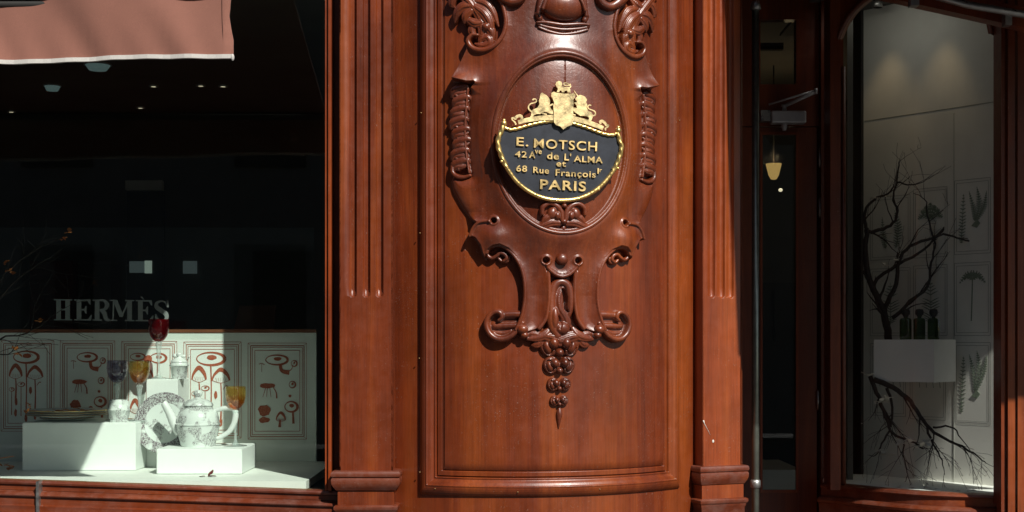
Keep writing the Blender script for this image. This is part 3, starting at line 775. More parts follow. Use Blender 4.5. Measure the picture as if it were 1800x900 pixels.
def Z8(P): return [(840 + x / 3.75, 120 + y / 3.75) for x, y in P]
g = MB()
flat_poly(g, Z8([(465, 160), (480, 152), (495, 158), (548, 160), (600, 158), (610, 152), (624, 162), (622, 180), (612, 195), (614, 225), (612, 250), (614, 300), (614, 340), (606, 365), (575, 378), (550, 398), (528, 378), (500, 372), (487, 355), (483, 330), (484, 290), (478, 245), (484, 225), (474, 200), (462, 182)]), 0, 7, plq)
g.build('shield', M['brass'], sign, auto=40)
g = MB()
flat_poly(g, Z8([(335, 296), (345, 278), (375, 264), (388, 240), (384, 215), (390, 195), (392, 172), (404, 162), (416, 170), (434, 178), (448, 192), (458, 212), (456, 232), (452, 246), (464, 262), (481, 285), (481, 300), (455, 296), (436, 288), (420, 288), (404, 294), (396, 304), (372, 304), (352, 316), (345, 332), (325, 332), (334, 316)]), 0, 5, plq)
flat_stroke(g, Z8([(340, 292), (320, 278), (316, 258), (330, 240), (352, 232), (368, 222), (362, 208), (348, 208), (342, 216)]), [2.4, 2.2, 1.8, 1.8, 2.2], 0, 4.6, plq)
flat_stroke(g, Z8([(448, 250), (468, 238), (486, 228)]), [3, 2.4], 0, 4.4, plq)
flat_stroke(g, Z8([(452, 262), (470, 275), (484, 272)]), [3, 2], 0, 4.2, plq)
flat_stroke(g, Z8([(404, 294), (420, 300), (440, 303)]), [3, 2.4], 0, 4.1, plq)
g.build('lion', M['brass'], sign, auto=40)
g = MB()
flat_poly(g, Z8([(618, 215), (634, 210), (640, 205), (630, 198), (626, 188), (640, 172), (658, 160), (678, 164), (694, 172), (706, 190), (700, 205), (708, 222), (704, 240), (714, 262), (738, 272), (750, 292), (744, 312), (738, 328), (718, 326), (724, 310), (708, 300), (684, 298), (664, 300), (648, 290), (626, 278), (612, 262), (614, 246), (640, 250), (636, 230)]), 0, 5, plq)
flat_stroke(g, Z8([(645, 170), (630, 152), (616, 133)]), [2, 0.8], 0, 4.6, plq)
flat_stroke(g, Z8([(744, 296), (764, 286), (762, 266), (742, 256), (722, 250), (712, 236), (722, 224), (736, 226)]), [2.4, 2.2, 1.8, 2.2], 0, 4.6, plq)
flat_stroke(g, Z8([(612, 262), (612, 290), (632, 296)]), [2.5, 2.2], 0, 4.3, plq)
g.build('unicorn', M['brass'], sign, auto=40)
g = MB()
flat_poly(g, Z8([(500, 152), (508, 132), (498, 118), (490, 104), (496, 86), (512, 78), (530, 84), (536, 98), (532, 112), (552, 116), (580, 114), (590, 130), (594, 152), (574, 152), (568, 138), (552, 142), (550, 152), (534, 152), (532, 140), (520, 142), (516, 152)]), 0, 6, plq)
flat_stroke(g, Z8([(584, 120), (594, 108), (582, 102), (560, 104), (545, 100), (552, 88), (568, 88), (582, 96), (594, 94)]), [2, 1.6, 1.6, 2], 0, 5, plq)
g.build('crest_lion', M['brass'], sign, auto=40)
for sgn in (0, 1):
    g = MB()
    if not sgn:
        flat_stroke(g, Z8([(250, 368), (300, 352), (350, 340), (420, 328), (486, 322)]), [7, 8, 8.5, 9.5], 0, 5.5, plq)
        flat_stroke(g, Z8([(236, 384), (228, 368), (210, 352), (208, 342), (222, 340), (232, 344), (240, 330), (262, 324), (274, 334), (270, 350)]), [3, 2.2, 2.2, 4, 5, 5, 3], 0, 4.8, plq)
    else:
        flat_stroke(g, Z8([(612, 322), (690, 334), (750, 350), (800, 366), (820, 374)]), [9.5, 8.5, 8, 7], 0, 5.5, plq)
        flat_stroke(g, Z8([(838, 386), (836, 372), (852, 362), (856, 350), (842, 352), (834, 340), (815, 326), (800, 330), (802, 346)]), [3, 2.2, 2.2, 4, 5, 5, 3], 0, 4.8, plq)
    g.build('ribbon', M['brass'], sign, auto=40)

def text_part(txt, px, py, hpx, wpx, name, fn, h0, h1, m, parent, bold=0.02):
    """raised lettering: baseline-left at px,py; cap height hpx; fitted to width wpx"""
    cu = bpy.data.curves.new(name, 'FONT'); cu.body = txt; cu.size = 1; cu.extrude = 0.5; cu.offset = bold
    cu.resolution_u = 4; cu.space_character = 1.12
    o = bpy.data.objects.new(name, cu); COL.objects.link(o)
    dg = bpy.context.evaluated_depsgraph_get(); me = bpy.data.meshes.new_from_object(o.evaluated_get(dg))
    bpy.data.objects.remove(o)
    V = np.array([v.co for v in me.vertices]); Fs = [tuple(p.vertices) for p in me.polygons]
    x0, x1 = V[:, 0].min(), V[:, 0].max(); sx = wpx / (x1 - x0); sy = hpx / 0.72
    out = [fn(px + (v[0] - x0) * sx, py - v[1] * sy, h0 + (v[2] + 0.5) * (h1 - h0)) for v in V]
    return mesh_obj(name, out, Fs, m, parent)
lt = [('E.', 905, 259, 15.5, 21, .02), ('MOTSCH', 936, 260.5, 16.5, 113, .02), ('42', 903, 279, 11, 21, .02), ('A', 928, 279, 11.5, 11, .04), ('ve', 938, 271, 9.5, 12, .04), ('de', 960, 279, 12, 21, .04), ("L'", 991, 279.5, 12, 12, .04),
      ('ALMA', 1008, 281, 11, 52, .04), ('et', 977, 291, 10.5, 17, .035), ('68', 906, 304, 11, 19, .03), ('Rue', 936, 305, 11, 28, .035), ('François', 976, 307.5, 11.5, 72, .03), ('I', 1051, 300, 10, 2.5, .02), ('r', 1055, 297, 8, 4, .0), ('PARIS', 949, 332.5, 17, 82, .04)]
cum = 0
for t, a, b, hh, ww, bo in lt:
    text_part(t, a, b + (a - 983) * 0.004, hh, ww, 'lettering', plq, -0.5, 3.2, M['letter'], sign, bo * 0.45)

# ============================================================ LEFT DISPLAY WINDOW
def sl(px): return (px - 290) * 0.034     # the sill falls gently to the right
win = thing('display_window', 'large dark shop window with a slanting wooden sill, left of the carved pier', 'window', (-1.6, 0.0, 1.0))
XR = WX(572, 0.0); XL = -3.6
g = MB(); g.box(XL, WX(574, 0.03), 0.030, 0.034, 1.05, 3.1); g.build('glass', M['pane'], win)
# right frame: stepped bead
z0f = WZ(862, 0)
g = MB()
for a, b, yy in ((571.5, 574, -0.004), (574, 577, 0.006), (577, 582.5, -0.012)):
    g.box(WX(a, yy), WX(b, yy), yy, 0.09, z0f, 3.1)
g.build('side_frame', M['orange'], win)
g = MB(); g.box(WX(582.5, 0.05) + 0.001, WX(606, 0.05), 0.055, 0.12, 0.9, 3.1); g.build('reveal', M['wood'], win)
g = MB(); g.box(XL, XR + 0.03, -0.02, 0.12, 3.1, 3.2); g.build('head_rail', M['wood'], win)
# sill: a run of horizontal mouldings
def spath(yy, pyc): return [(XL, yy, WZ(pyc + sl(900 + XL * S), yy)), (WX(594, yy), yy, WZ(pyc + sl(590), yy))]
u = 1 / S
sweep(spath(0.02, 852), [(-0.03, 0), (4 * u, 0), (8 * u, -1 * u), (9 * u, -4 * u), (8 * u, -7 * u), (6 * u, -8 * u), (-0.03, -8 * u)], 'sill_lip', M['dustwood'], win)
sweep(spath(0.02, 860.5), [(-0.03, 0), (4 * u, 0), (4 * u, -9 * u), (-0.03, -9 * u)], 'sill_band', M['woodh'], win)
sweep(spath(0.02, 870), [(-0.03, 0), (6 * u, 0), (14 * u, -3 * u), (18 * u, -7 * u), (17 * u, -9 * u), (13 * u, -10 * u), (13 * u, -13 * u), (-0.03, -13 * u)], 'sill_moulding', M['dustwood'], win)
sweep(spath(0.02, 883.5), [(-0.03, 0), (14 * u, 0), (14 * u, -10 * u), (19 * u, -12 * u), (19 * u, -80 * u), (-0.03, -80 * u)], 'apron', M['woodh'], win)
sweep([(WX(-900, 0.026), 0.026, WZ(850.5 + sl(-900), 0.026)), (WX(548, 0.026), 0.026, WZ(850.5 + sl(548), 0.026))], [(-0.0, 0), (0.006, 0), (0.006, -0.010), (0, -0.010)], 'brass_bead', M['bead'], win)
g = MB(); g.box(WX(63, -0.03), WX(68, -0.03), -0.030, 0.02, WZ(960, 0), WZ(845, 0)); g.build('metal_strip', M['steel'], win)

# lettering on the glass
YG = 0.84
scr = thing('glass_screen', 'clear glass screen with grey lettering standing above the low partition', 'screen', (-1.7, YG, 1.6))
g = MB(); g.box(WX(-300, YG), WX(552, YG), YG, YG + .004, WZ(579, YG), WZ(400, YG)); 
def glass_pt(px, py, h): return (WX(px, YG), YG - 0.0012 - h / S, WZ(py + (px - 197) * 0.0114, YG))
class Pen:
    def __init__(s): s.mb = MB(); s.k = 0
    def h(s): s.k += 1; return 0.10 + s.k * 0.05
    def poly(s, P): flat_poly(s.mb, P, 0, s.h(), glass_pt)
    def stroke(s, P, wd, n=5, smooth=True): flat_stroke(s.mb, P, wd, 0, s.h(), glass_pt, n, smooth)
T0, B0 = 527, 564
def stem(p, x, wd=8.2):
    p.poly([(x, T0 + 1.5), (x + wd, T0 + 1.5), (x + wd, B0 - 1.5), (x, B0 - 1.5)])
    for yy in (T0, B0 - 2): p.poly([(x - 4, yy), (x + wd + 4, yy), (x + wd + 4, yy + 2), (x - 4, yy + 2)])
def E_(p, x):
    stem(p, x)
    p.poly([(x + 6, T0), (x + 24, T0), (x + 25, T0 + 9), (x + 23, T0 + 9), (x + 19, T0 + 2.4), (x + 6, T0 + 2.4)])
    p.poly([(x + 6, B0 - 2.4), (x + 20, B0 - 2.4), (x + 25, B0 - 10), (x + 27, B0 - 10), (x + 25, B0), (x + 6, B0)])
    p.poly([(x + 6, T0 + 16.5), (x + 13, T0 + 16.5), (x + 16, T0 + 11), (x + 17.5, T0 + 11), (x + 17.5, T0 + 25), (x + 16, T0 + 25), (x + 13, T0 + 19.5), (x + 6, T0 + 19.5)])
p = Pen(); stem(p, 99); stem(p, 115); p.poly([(105, 543.5), (117, 543.5), (117, 546.5), (105, 546.5)])
E_(p, 135)
stem(p, 167)
p.stroke([(173, T0 + 1.3), (183, T0 + 1.6), (188.5, T0 + 9), (184, T0 + 17), (173, T0 + 18.4)], [2.6, 4, 8, 5, 2.6]); p.stroke([(178, T0 + 18), (184, T0 + 24), (187, B0 - 3), (193, B0 - 1.6)], [6, 8, 7, 3])
p.poly([(193, T0), (206, T0), (206, T0 + 2), (193, T0 + 2)]); p.stroke([(200, T0 + 1), (199, B0 - 1)], 2.6, smooth=False); p.poly([(193, B0 - 2), (206, B0 - 2), (206, B0), (193, B0)])
p.stroke([(203, T0 + 1.5), (214, B0 - 8)], 7.5, smooth=False); p.stroke([(214, B0 - 7), (226, T0 + 2)], 2.8, smooth=False)
stem(p, 224); E_(p, 243)
p.poly([(247, T0 - 6), (250, T0 - 6), (254, T0 - 1), (252, T0 - 1)])
p.stroke([(294, T0 + 11), (290, T0 + 3), (283, T0 + 1.6), (276, T0 + 5), (276, T0 + 12), (284, T0 + 18), (292, T0 + 24), (293, T0 + 32), (286, B0 - 1.2), (279, B0 - 3), (274.5, B0 - 12)], [1.6, 2.6, 3, 5, 7.5, 8, 8, 5.5, 3, 2.6, 1.6])
p.poly([(294, T0), (296, T0), (296.5, T0 + 12), (294, T0 + 12)]); p.poly([(273, B0 - 13), (275.4, B0 - 13), (276, B0), (273, B0)])
p.mb.build('lettering', M['etched'], scr)
g.build('pane', M['pane'], scr)

# display stage
FZ = 1.104
stg = thing('display_stage', 'pale display platform with a low partition behind, inside the left window', 'platform', (-1.6, 0.5, FZ))
g = MB(); g.box(XL, WX(562, 0.4), 0.045, 0.88, FZ - 0.03, FZ); g.build('floor', M['floorpaint'], stg)
YB = 0.88
g = MB(); g.box(XL, WX(556, YB), YB, YB + 0.02, FZ - 0.02, WZ(585, YB)); g.build('partition', M['wallpaint'], stg)
g = MB(); g.box(XL, WX(556, YB), YB - 0.004, YB + 0.05, WZ(585, YB) + 0.001, WZ(579, YB)); g.build('ledge', M['browncard'], stg)
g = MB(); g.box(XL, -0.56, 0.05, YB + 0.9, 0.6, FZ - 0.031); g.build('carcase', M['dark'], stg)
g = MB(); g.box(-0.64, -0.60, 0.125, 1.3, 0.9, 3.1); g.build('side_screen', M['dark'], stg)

def pedestal(label, x0, x1, yf, yb, pt):
    zt = WZ(pt, yf)
    o = thing('pedestal', label, 'pedestal', ((WX(x0, yf) + WX(x1, yf)) / 2, (yf + yb) / 2, FZ), 'white display blocks in the left window')
    me = bpy.data.meshes.new('block'); bm = bmesh.new()
    bmesh.ops.create_cube(bm, size=1)
    W_, D_, H_ = WX(x1, yf) - WX(x0, yf), yb - yf, zt - FZ - 0.001
    for v in bm.verts: v.co = Vector((v.co.x * W_, v.co.y * D_, (v.co.z + 0.5) * H_ + 0.001))
    bmesh.ops.bevel(bm, geom=bm.edges[:], offset=0.0025, segments=2, affect='EDGES')
    bm.to_mesh(me); bm.free(); me.materials.append(M['paint'])
    b = bpy.data.objects.new('block', me); COL.objects.link(b); b.parent = o
    return zt
P1 = pedestal('wide white block under the stacked plates, half in shadow', 39, 238, 0.44, 0.76, 743)
P2 = pedestal('low white block under the teapot, fully sunlit', 275, 425, 0.30, 0.60, 789)
P3 = pedestal('small tall white block under the red goblet', 257, 312, 0.60, 0.80, 667)

# mushroom prints on the partition
def print_map(cx, cy, y):
    def fn(px, py, h): return (WX(px, y), y - 0.0009 - h / S, WZ(py, y))
    return fn
def rect_lines(mb, x0, x1, y0, y1, t, fn, hh):
    for P in ([(x0, y0), (x1, y0)], [(x0, y1), (x1, y1)]): flat_stroke(mb, P, t, 0, hh, fn, smooth=False)
    for P in ([(x0, y0 + t / 2), (x0, y1 - t / 2)], [(x1, y0 + t / 2), (x1, y1 - t / 2)]): flat_stroke(mb, P, t, 0, hh, fn, smooth=False)
def cap_shape(mb, c, rx, ry, fn, h, fill=0.5, style=0):
    ring = [(c[0] + rx * math.cos(t), c[1] + ry * math.sin(t)) for t in np.linspace(0, 2 * math.pi, 25)]
    if style == 0:     # flat ring cap with centre blot
        flat_stroke(mb, ring, [ry * .55, ry * .4, ry * 0.18, ry * .16, ry * .3, ry * .55], 0, h, fn, 2)
        bl = [(c[0] + rx * 0.36 * math.cos(t) + rx * .08, c[1] + ry * 0.40 * math.sin(t) - ry * .22) for t in np.linspace(0, 2 * math.pi, 14)[:-1]]
        bl = [(a + rng.uniform(-.6, .6), b + rng.uniform(-.5, .5)) for a, b in bl]
        flat_poly(mb, bl, 0, h, fn)
    elif style == 1:   # bell cap with pale gills
        P = [(c[0] - rx, c[1] + ry * 0.5), (c[0] - rx * 0.8, c[1] - ry * 0.2), (c[0] - rx * .3, c[1] - ry * 0.85), (c[0], c[1] - ry), (c[0] + rx * .3, c[1] - ry * 0.85), (c[0] + rx * 0.8, c[1] - ry * 0.2), (c[0] + rx, c[1] + ry * 0.5)]
        flat_stroke(mb, P, [ry * .15, ry * .38, ry * .6, ry * .5, ry * .2], 0, h, fn, 4)
        flat_stroke(mb, [(c[0] - rx, c[1] + ry * .5), (c[0], c[1] + ry * .85), (c[0] + rx, c[1] + ry * .5)], 0.8, 0, h + 0.05, fn)
        for k in range(5):
            x = c[0] - rx * .6 + rx * 1.2 * k / 4; flat_stroke(mb, [(x, c[1] + ry * .15), (x + (c[0] - x) * .25, c[1] + ry * .65)], 0.35, 0, h, fn, smooth=False)
    else:              # solid blot
        P = [(c[0] + rx * math.cos(t) * rng.uniform(.8, 1.1), c[1] + ry * math.sin(t) * rng.uniform(.8, 1.1)) for t in np.linspace(0, 2 * math.pi, 18)[:-1]]
        flat_poly(mb, P, 0, h, fn)
def design(mb, kind, x0, y0, sx, sy, fn):
    k = [0]
    def hh(): k[0] += 1; return 0.12 + 0.035 * k[0]
    def q(a, b): return (x0 + a * sx, y0 + b * sy)     # a 0..62, b 0..130
    if kind == 0:
        cap_shape(mb, q(32, 12), 25 * sx, 10.5 * sy, fn, hh(), style=0)
        flat_stroke(mb, [q(32, 22), q(33, 60), q(32, 118)], [2.6, 2, 2.2], 0, hh(), fn)
        cap_shape(mb, q(11, 40), 12.5 * sx, 13 * sy, fn, hh(), style=1); flat_stroke(mb, [q(11, 50), q(12, 66), q(11, 88)], [1.6, 2.6, 3.4], 0, hh(), fn)
        cap_shape(mb, q(50, 42), 15.5 * sx, 12 * sy, fn, hh(), style=1); flat_stroke(mb, [q(50, 52), q(51, 80), q(50, 112)], [2, 2, 3], 0, hh(), fn)
        cap_shape(mb, q(22, 61), 7 * sx, 4 * sy, fn, hh(), style=0); flat_stroke(mb, [q(22, 65), q(22, 118)], [1, 1.4], 0, hh(), fn)
        cap_shape(mb, q(3, 70), 5 * sx, 3.5 * sy, fn, hh(), style=0); flat_stroke(mb, [q(3, 74), q(3, 116)], [.8, 1.4], 0, hh(), fn)
        for a, b in ((41, 72), (12, 92), (41, 110), (11, 112), (50, 118), (32, 122)):
            cap_shape(mb, q(a, b), 3 * sx, 7 * sy, fn, hh(), style=2)
        flat_stroke(mb, [q(54, 63), q(59, 57), q(62, 58)], [.8, 1.4], 0, hh(), fn)
    elif kind == 1:
        cap_shape(mb, q(34, 12), 19 * sx, 8 * sy, fn, hh(), style=0)
        flat_stroke(mb, [q(40, 18), q(43, 30), q(56, 33)], [5, 6, 9], 0, hh(), fn); flat_stroke(mb, [q(62, 20), q(60, 27), q(54, 31)], [1, 2], 0, hh(), fn)
        cap_shape(mb, q(64, 18), 5 * sx, 5 * sy, fn, hh(), style=0)
        cap_shape(mb, q(19, 55), 15 * sx, 4.5 * sy, fn, hh(), style=2)
        for t in (-6, 0, 8): flat_stroke(mb, [q(18 + t * .5, 58), q(16 + t, 74)], [1.2, .6], 0, hh(), fn, smooth=False)
        flat_stroke(mb, [q(28, 58), q(33, 66), q(34, 76)], [1.2, 2.6], 0, hh(), fn)
        cap_shape(mb, q(61, 53), 5.5 * sx, 5.5 * sy, fn, hh(), style=0); cap_shape(mb, q(57, 72), 2.6 * sx, 2.6 * sy, fn, hh(), style=2)
        flat_stroke(mb, [q(3, 19), q(8, 18), q(13, 20)], 1, 0, hh(), fn); flat_stroke(mb, [q(8, 19), q(8, 32)], .6, 0, hh(), fn, smooth=False)
        cap_shape(mb, q(12, 96), 11 * sx, 10 * sy, fn, hh(), style=2); cap_shape(mb, q(12, 112), 10 * sx, 5 * sy, fn, hh(), style=2)
        cap_shape(mb, q(59, 90), 11 * sx, 8.5 * sy, fn, hh(), style=0); flat_stroke(mb, [q(62, 98), q(63, 118)], [3, 4], 0, hh(), fn, smooth=False)
        cap_shape(mb, q(41, 108), 8 * sx, 8 * sy, fn, hh(), style=1); flat_stroke(mb, [q(40, 112), q(39, 124)], [3, 5], 0, hh(), fn, smooth=False)
    else:
        cap_shape(mb, q(13, 10), 14 * sx, 6 * sy, fn, hh(), style=0); flat_stroke(mb, [q(13, 16), q(13, 40), q(14, 70)], 1.6, 0, hh(), fn)
        cap_shape(mb, q(52, 12), 15 * sx, 8 * sy, fn, hh(), style=0); flat_stroke(mb, [q(51, 20), q(50, 60)], 2.4, 0, hh(), fn, smooth=False)
        cap_shape(mb, q(33, 14), 9 * sx, 7 * sy, fn, hh(), style=2); cap_shape(mb, q(30, 40), 12 * sx, 10 * sy, fn, hh(), style=1)
        cap_shape(mb, q(8, 96), 9 * sx, 12 * sy, fn, hh(), style=1); cap_shape(mb, q(58, 90), 7 * sx, 8 * sy, fn, hh(), style=2); flat_stroke(mb, [q(30, 48), q(30, 110)], 2, 0, hh(), fn, smooth=False)
fr = [(2, 95, 599, 758, 0, 'leftmost mushroom print, cut by the photo edge, tall stems with bell caps in shade'),
      (106, 202, 599, 761, 1, 'shaded mushroom print above the stacked plates, scattered mushrooms'),
      (214, 311, 600, 766, 2, 'mushroom print half hidden behind the goblets and the small block'),
      (323, 424, 601, 770, 0, 'brightly sunlit mushroom print right behind the teapot'),
      (436, 539, 603, 772, 1, 'rightmost mushroom print, whole and shaded, beside the amber goblet')]
for x0, x1, y0, y1, kd, lab in fr:
    fn = print_map(0, 0, YB)
    o = thing('print', lab, 'print', (WX((x0 + x1) / 2, YB), YB - 0.001, WZ(y1, YB)), 'rust red mushroom prints on the left partition')
    g = MB(); rect_lines(g, x0, x1, y0, y1, 0.7, fn, 0.06); rect_lines(g, x0 + 4.5, x1 - 4.5, y0 + 4.5, y1 - 4.5, 1.3, fn, 0.08); rect_lines(g, x0 + 7.5, x1 - 7.5, y0 + 7.5, y1 - 8, 0.9, fn, 0.10)
    rect_lines(g, x0 + 12, x1 - 12, y0 + 13, y1 - 14, 0.9, fn, 0.12)
    for sx_, sy_ in ((0, 0), (1, 0), (0, 1), (1, 1)):
        a, b = (x0, x0 + 4) if not sx_ else (x1, x1 - 4); c, d_ = (y0, y0 + 4) if not sy_ else (y1, y1 - 4)
        flat_stroke(g, [(a, c), (b, d_)], 0.5, 0, 0.05, fn, smooth=False)
    g.build('border', M['rust'], o)
    g = MB(); rat = (x1 - x0 - 32) / 70.0
    design(g, kd, x0 + 16, y0 + 17, rat, (y1 - y0 - 36) / 126.0, fn); g.build('drawing', M['rust'], o)

# goblets
def goblet(px, pbase, y, zb, bowl, label, hpx=105.0, sc=1.0):
    k = (D + y) / D / S; c = Vector((WX(px, y), y, zb))
    o = thing('goblet', label, 'wine glass', c, 'coloured crystal goblets in the left window')
    Hh = hpx * k * sc
    st = [(0.0001, 0), (0.19, 0.0), (0.195, 0.006), (0.17, 0.014), (0.08, 0.03), (0.035, 0.06), (0.022, 0.12), (0.020, 0.25), (0.026, 0.36), (0.036, 0.47), (0.05, 0.55), (0.058, 0.59), (0.04, 0.615), (0.0001, 0.62)]
    g = MB(); g.lathe([(r * Hh, z * Hh) for r, z in st], c, 28); g.build('stem', M['clear'], o, smooth=True)
    bw = [(0.0001, 0.622), (0.05, 0.625), (0.095, 0.655), (0.14, 0.72), (0.165, 0.80), (0.175, 0.88), (0.172, 0.95), (0.168, 1.0), (0.161, 1.0), (0.164, 0.95), (0.165, 0.88), (0.155, 0.80), (0.13, 0.735), (0.085, 0.675), (0.0001, 0.66)]
    g = MB(); g.lathe([(r * Hh, z * Hh) for r, z in bw], c, 32); g.build('bowl', M[bowl], o, smooth=True)
    return o
goblet(279, 667, 0.68, P3, 'redglass', 'ruby red goblet, the highest one, on the small tall block')
goblet(206, 742, 0.62, P1, 'smokeglass', 'smoky violet goblet behind the little barrel cup')
goblet(245, 742, 0.56, P1, 'amberglass', 'amber goblet beside the smoky violet one')
goblet(414, 788, 0.44, P2, 'amberglass', 'amber goblet right of the teapot, on the low block')

# teapot
def kz(y): return (D + y) / D / S
yT = 0.44; k = kz(yT); c = Vector((WX(348, yT), yT, P2))
tp = thing('teapot', 'white teapot with grey landscape decoration on the low sunlit block', 'teapot', c)
pr = [(0.1, 0), (29, 0), (30, 2), (31, 6), (35, 22), (37.5, 36), (37.5, 37), (39, 38), (39, 40), (37.2, 41), (36.5, 50), (33, 60), (27, 66), (25.5, 67), (25.5, 70), (24, 70.5), (0.1, 70.5)]
g = MB(); g.lathe([(a * k, b * k) for a, b in pr], c, 48); g.build('body', M['toile'], tp, auto=50)
g = MB(); g.lathe([(a * k, b * k) for a, b in [(26.5, 70.8), (27, 72), (25, 76), (18, 81), (8, 84), (5, 85), (4.5, 87), (7.5, 90), (8, 94), (5, 98), (0.1, 99)]], c, 32); g.build('lid', M['toile'], tp, smooth=True)
g = MB(); g.tube([c + Vector((a * k, -0.004, b * k)) for a, b in catmull([(-30, 24), (-40, 38), (-48, 56), (-58, 74), (-60, 77)], 5)], [v * k for v in np.linspace(10, 5.2, 21)], 14); g.build('spout', M['white'], tp, smooth=True)
g = MB(); g.tube([c + Vector((a * k, 0, b * k)) for a, b in catmull([(28, 62), (44, 66), (60, 67), (66, 58), (64, 42), (55, 26), (40, 16), (33, 13)], 5)], [v * k for v in np.interp(np.linspace(0, 1, 36), [0, .3, .5, 1], [4, 5, 5.5, 3.5])], 12); g.blob(c + Vector((56 * k, 0, 71 * k)), 5 * k); g.build('handle', M['white'], tp, smooth=True)

# standing plates
def plate_obj(name, label, cpx, cpy, y, rpx, tilt, yaw, mat):
    k = kz(y); c = Vector(W(cpx, cpy, y)); r = rpx * k
    o = thing(name, label, 'plate', c); 
    prof = [(0.01, 0.022), (0.5, 0.022), (0.62, 0.016), (0.66, 0.0155), (0.985, -0.010), (1.0, -0.016), (0.98, -0.020), (0.66, 0.004), (0.01, 0.012)]
    V = []; seg = 56; Mx = Matrix.Rotation(R(yaw), 3, 'Z') @ Matrix.Rotation(R(90 - tilt), 3, 'X')
    for a, z in prof:
        for i in range(seg):
            t = 2 * math.pi * i / seg; V.append(c + Mx @ Vector((a * r * math.cos(t), a * r * math.sin(t), -z * r * 2)))
    F = [(i * seg + j, i * seg + (j + 1) % seg, (i + 1) * seg + (j + 1) % seg, (i + 1) * seg + j) for i in range(len(prof) - 1) for j in range(seg)]
    cut = [f for f in F if max(f) < 3 * seg or min(f) >= 7 * seg - 1]; rim = [f for f in F if f not in set(cut)]
    mesh_obj('well', V, cut, M['toilelight'], o, smooth=True); mesh_obj('rim', V, rim, M['toileband'], o, smooth=True); return o
plate_obj('dinner_plate', 'large decorated plate leaning upright behind the teapot', 288, 743, 0.52, 54, 10, -8, M['toile'])
#plate_obj('side_plate', 'small decorated plate leaning in front of the large upright plate', 272, 760, 0.40, 28, 20, -35, M['toile'])
# stacked plates
yS = 0.59; k = kz(yS)
for i in range(4):
    c = Vector((WX(118, yS), yS, P1 + 0.0005 + (0, 0.012, 0.021, 0.030)[i]))
    r = (46, 68, 70, 71)[i] * k
    lab = ('white bowl at the bottom of the plate stack', 'lower wide plate of the stack on the shaded block', 'second wide plate of the stack, dark rimmed', 'topmost gold rimmed plate of the stack, scattered with leaves')[i]
    o = thing('plate', lab, 'plate', c, 'plates stacked on the wide block')
    g = MB(); g.lathe([(0.001, 0), (r * .6, 0), (r * .7, 0.004), (r, 0.011), (r, 0.0135), (r * .7, 0.0065), (r * .55, 0.004), (0.001, 0.004)], c, 56); g.build('dish', M['white'], o, smooth=True)
    g = MB(); g.lathe([(r * 0.995, 0.0136), (r * 1.006, 0.0125), (r * 1.006, 0.0105), (r * 0.99, 0.0105)], c, 56); g.build('rim', M['bead'] if i < 3 else M['gold'], o, smooth=True)

def leaf(mb, c, size, ang, bend=0.3, el=0.0):
    c = Vector(c); d = Vector((math.cos(ang) * math.cos(el), math.sin(ang) * math.cos(el), math.sin(el))); s_ = Vector((-math.sin(ang), math.cos(ang), 0)); u_ = d.cross(s_)
    V = []; n = 5
    for i in range(n + 1):
        t = i / n; wv = math.sin(math.pi * min(t * 0.9 + 0.06, 1)) * size * 0.36; p_ = c + d * (size * t) + u_ * (-bend * size * t * t)
        V += [p_ - s_ * wv, p_ + u_ * (-0.08 * size), p_ + s_ * wv]
    F = []
    for i in range(n):
        for j in (0, 1): F.append((i * 3 + j, i * 3 + j + 1, (i + 1) * 3 + j + 1, (i + 1) * 3 + j))
    n0 = len(V); V2 = V + [v + Vector((0, 0.0, -0.0007)) for v in V]
    F2 = F + [tuple(n0 + q for q in reversed(f)) for f in F]
    mb.add(V2, F2)
lv = thing('dried_leaves', 'orange dried leaves lying on the topmost stacked plate', 'leaves', (WX(118, yS), yS, P1 + 0.034))
g = MB()
for i in range(44):
    a = rng.uniform(0, 6.28); rr = rng.uniform(0.02, 0.135); leaf(g, (WX(118, yS) + rr * math.cos(a), yS + rr * math.sin(a), P1 + 0.036 + rng.uniform(0, .004)), rng.uniform(.018, .032), rng.uniform(0, 6.28), 0.3, rng.uniform(0, .5))
g.build('leaf_scatter', M['orangeleaf'], lv, smooth=True)
g = MB()
for i in range(7): leaf(g, W(4 + i * 3.5, 822 + rng.uniform(-6, 4), 0.33), 0.028, rng.uniform(0, 6.28), 0.3, rng.uniform(0, .6))
g.tube([W(-4, 806, .33), W(10, 804, .33), W(24, 802, .33)], 0.0015, 5)
tag(g.build('fallen_leaves', M['orangeleaf'], None, smooth=True), 'orange leaves fallen on the display floor at the bottom left corner', 'leaves')
g = MB(); pc = W(366, 835, 0.2); leaf(g, (pc[0], pc[1], FZ + 0.004), 0.028, 0.3, 0.2, 0.2); leaf(g, (pc[0] - 0.012, pc[1], FZ + 0.004), 0.022, 2.9, 0.2, 0.1); leaf(g, (pc[0], pc[1], FZ + 0.006), 0.03, 0.9, -0.2, 0.5)
tag(g.build('fallen_petal', M['redleaf'], None, smooth=True), 'single dark red petal on the sunlit floor in front of the low block', 'petal')

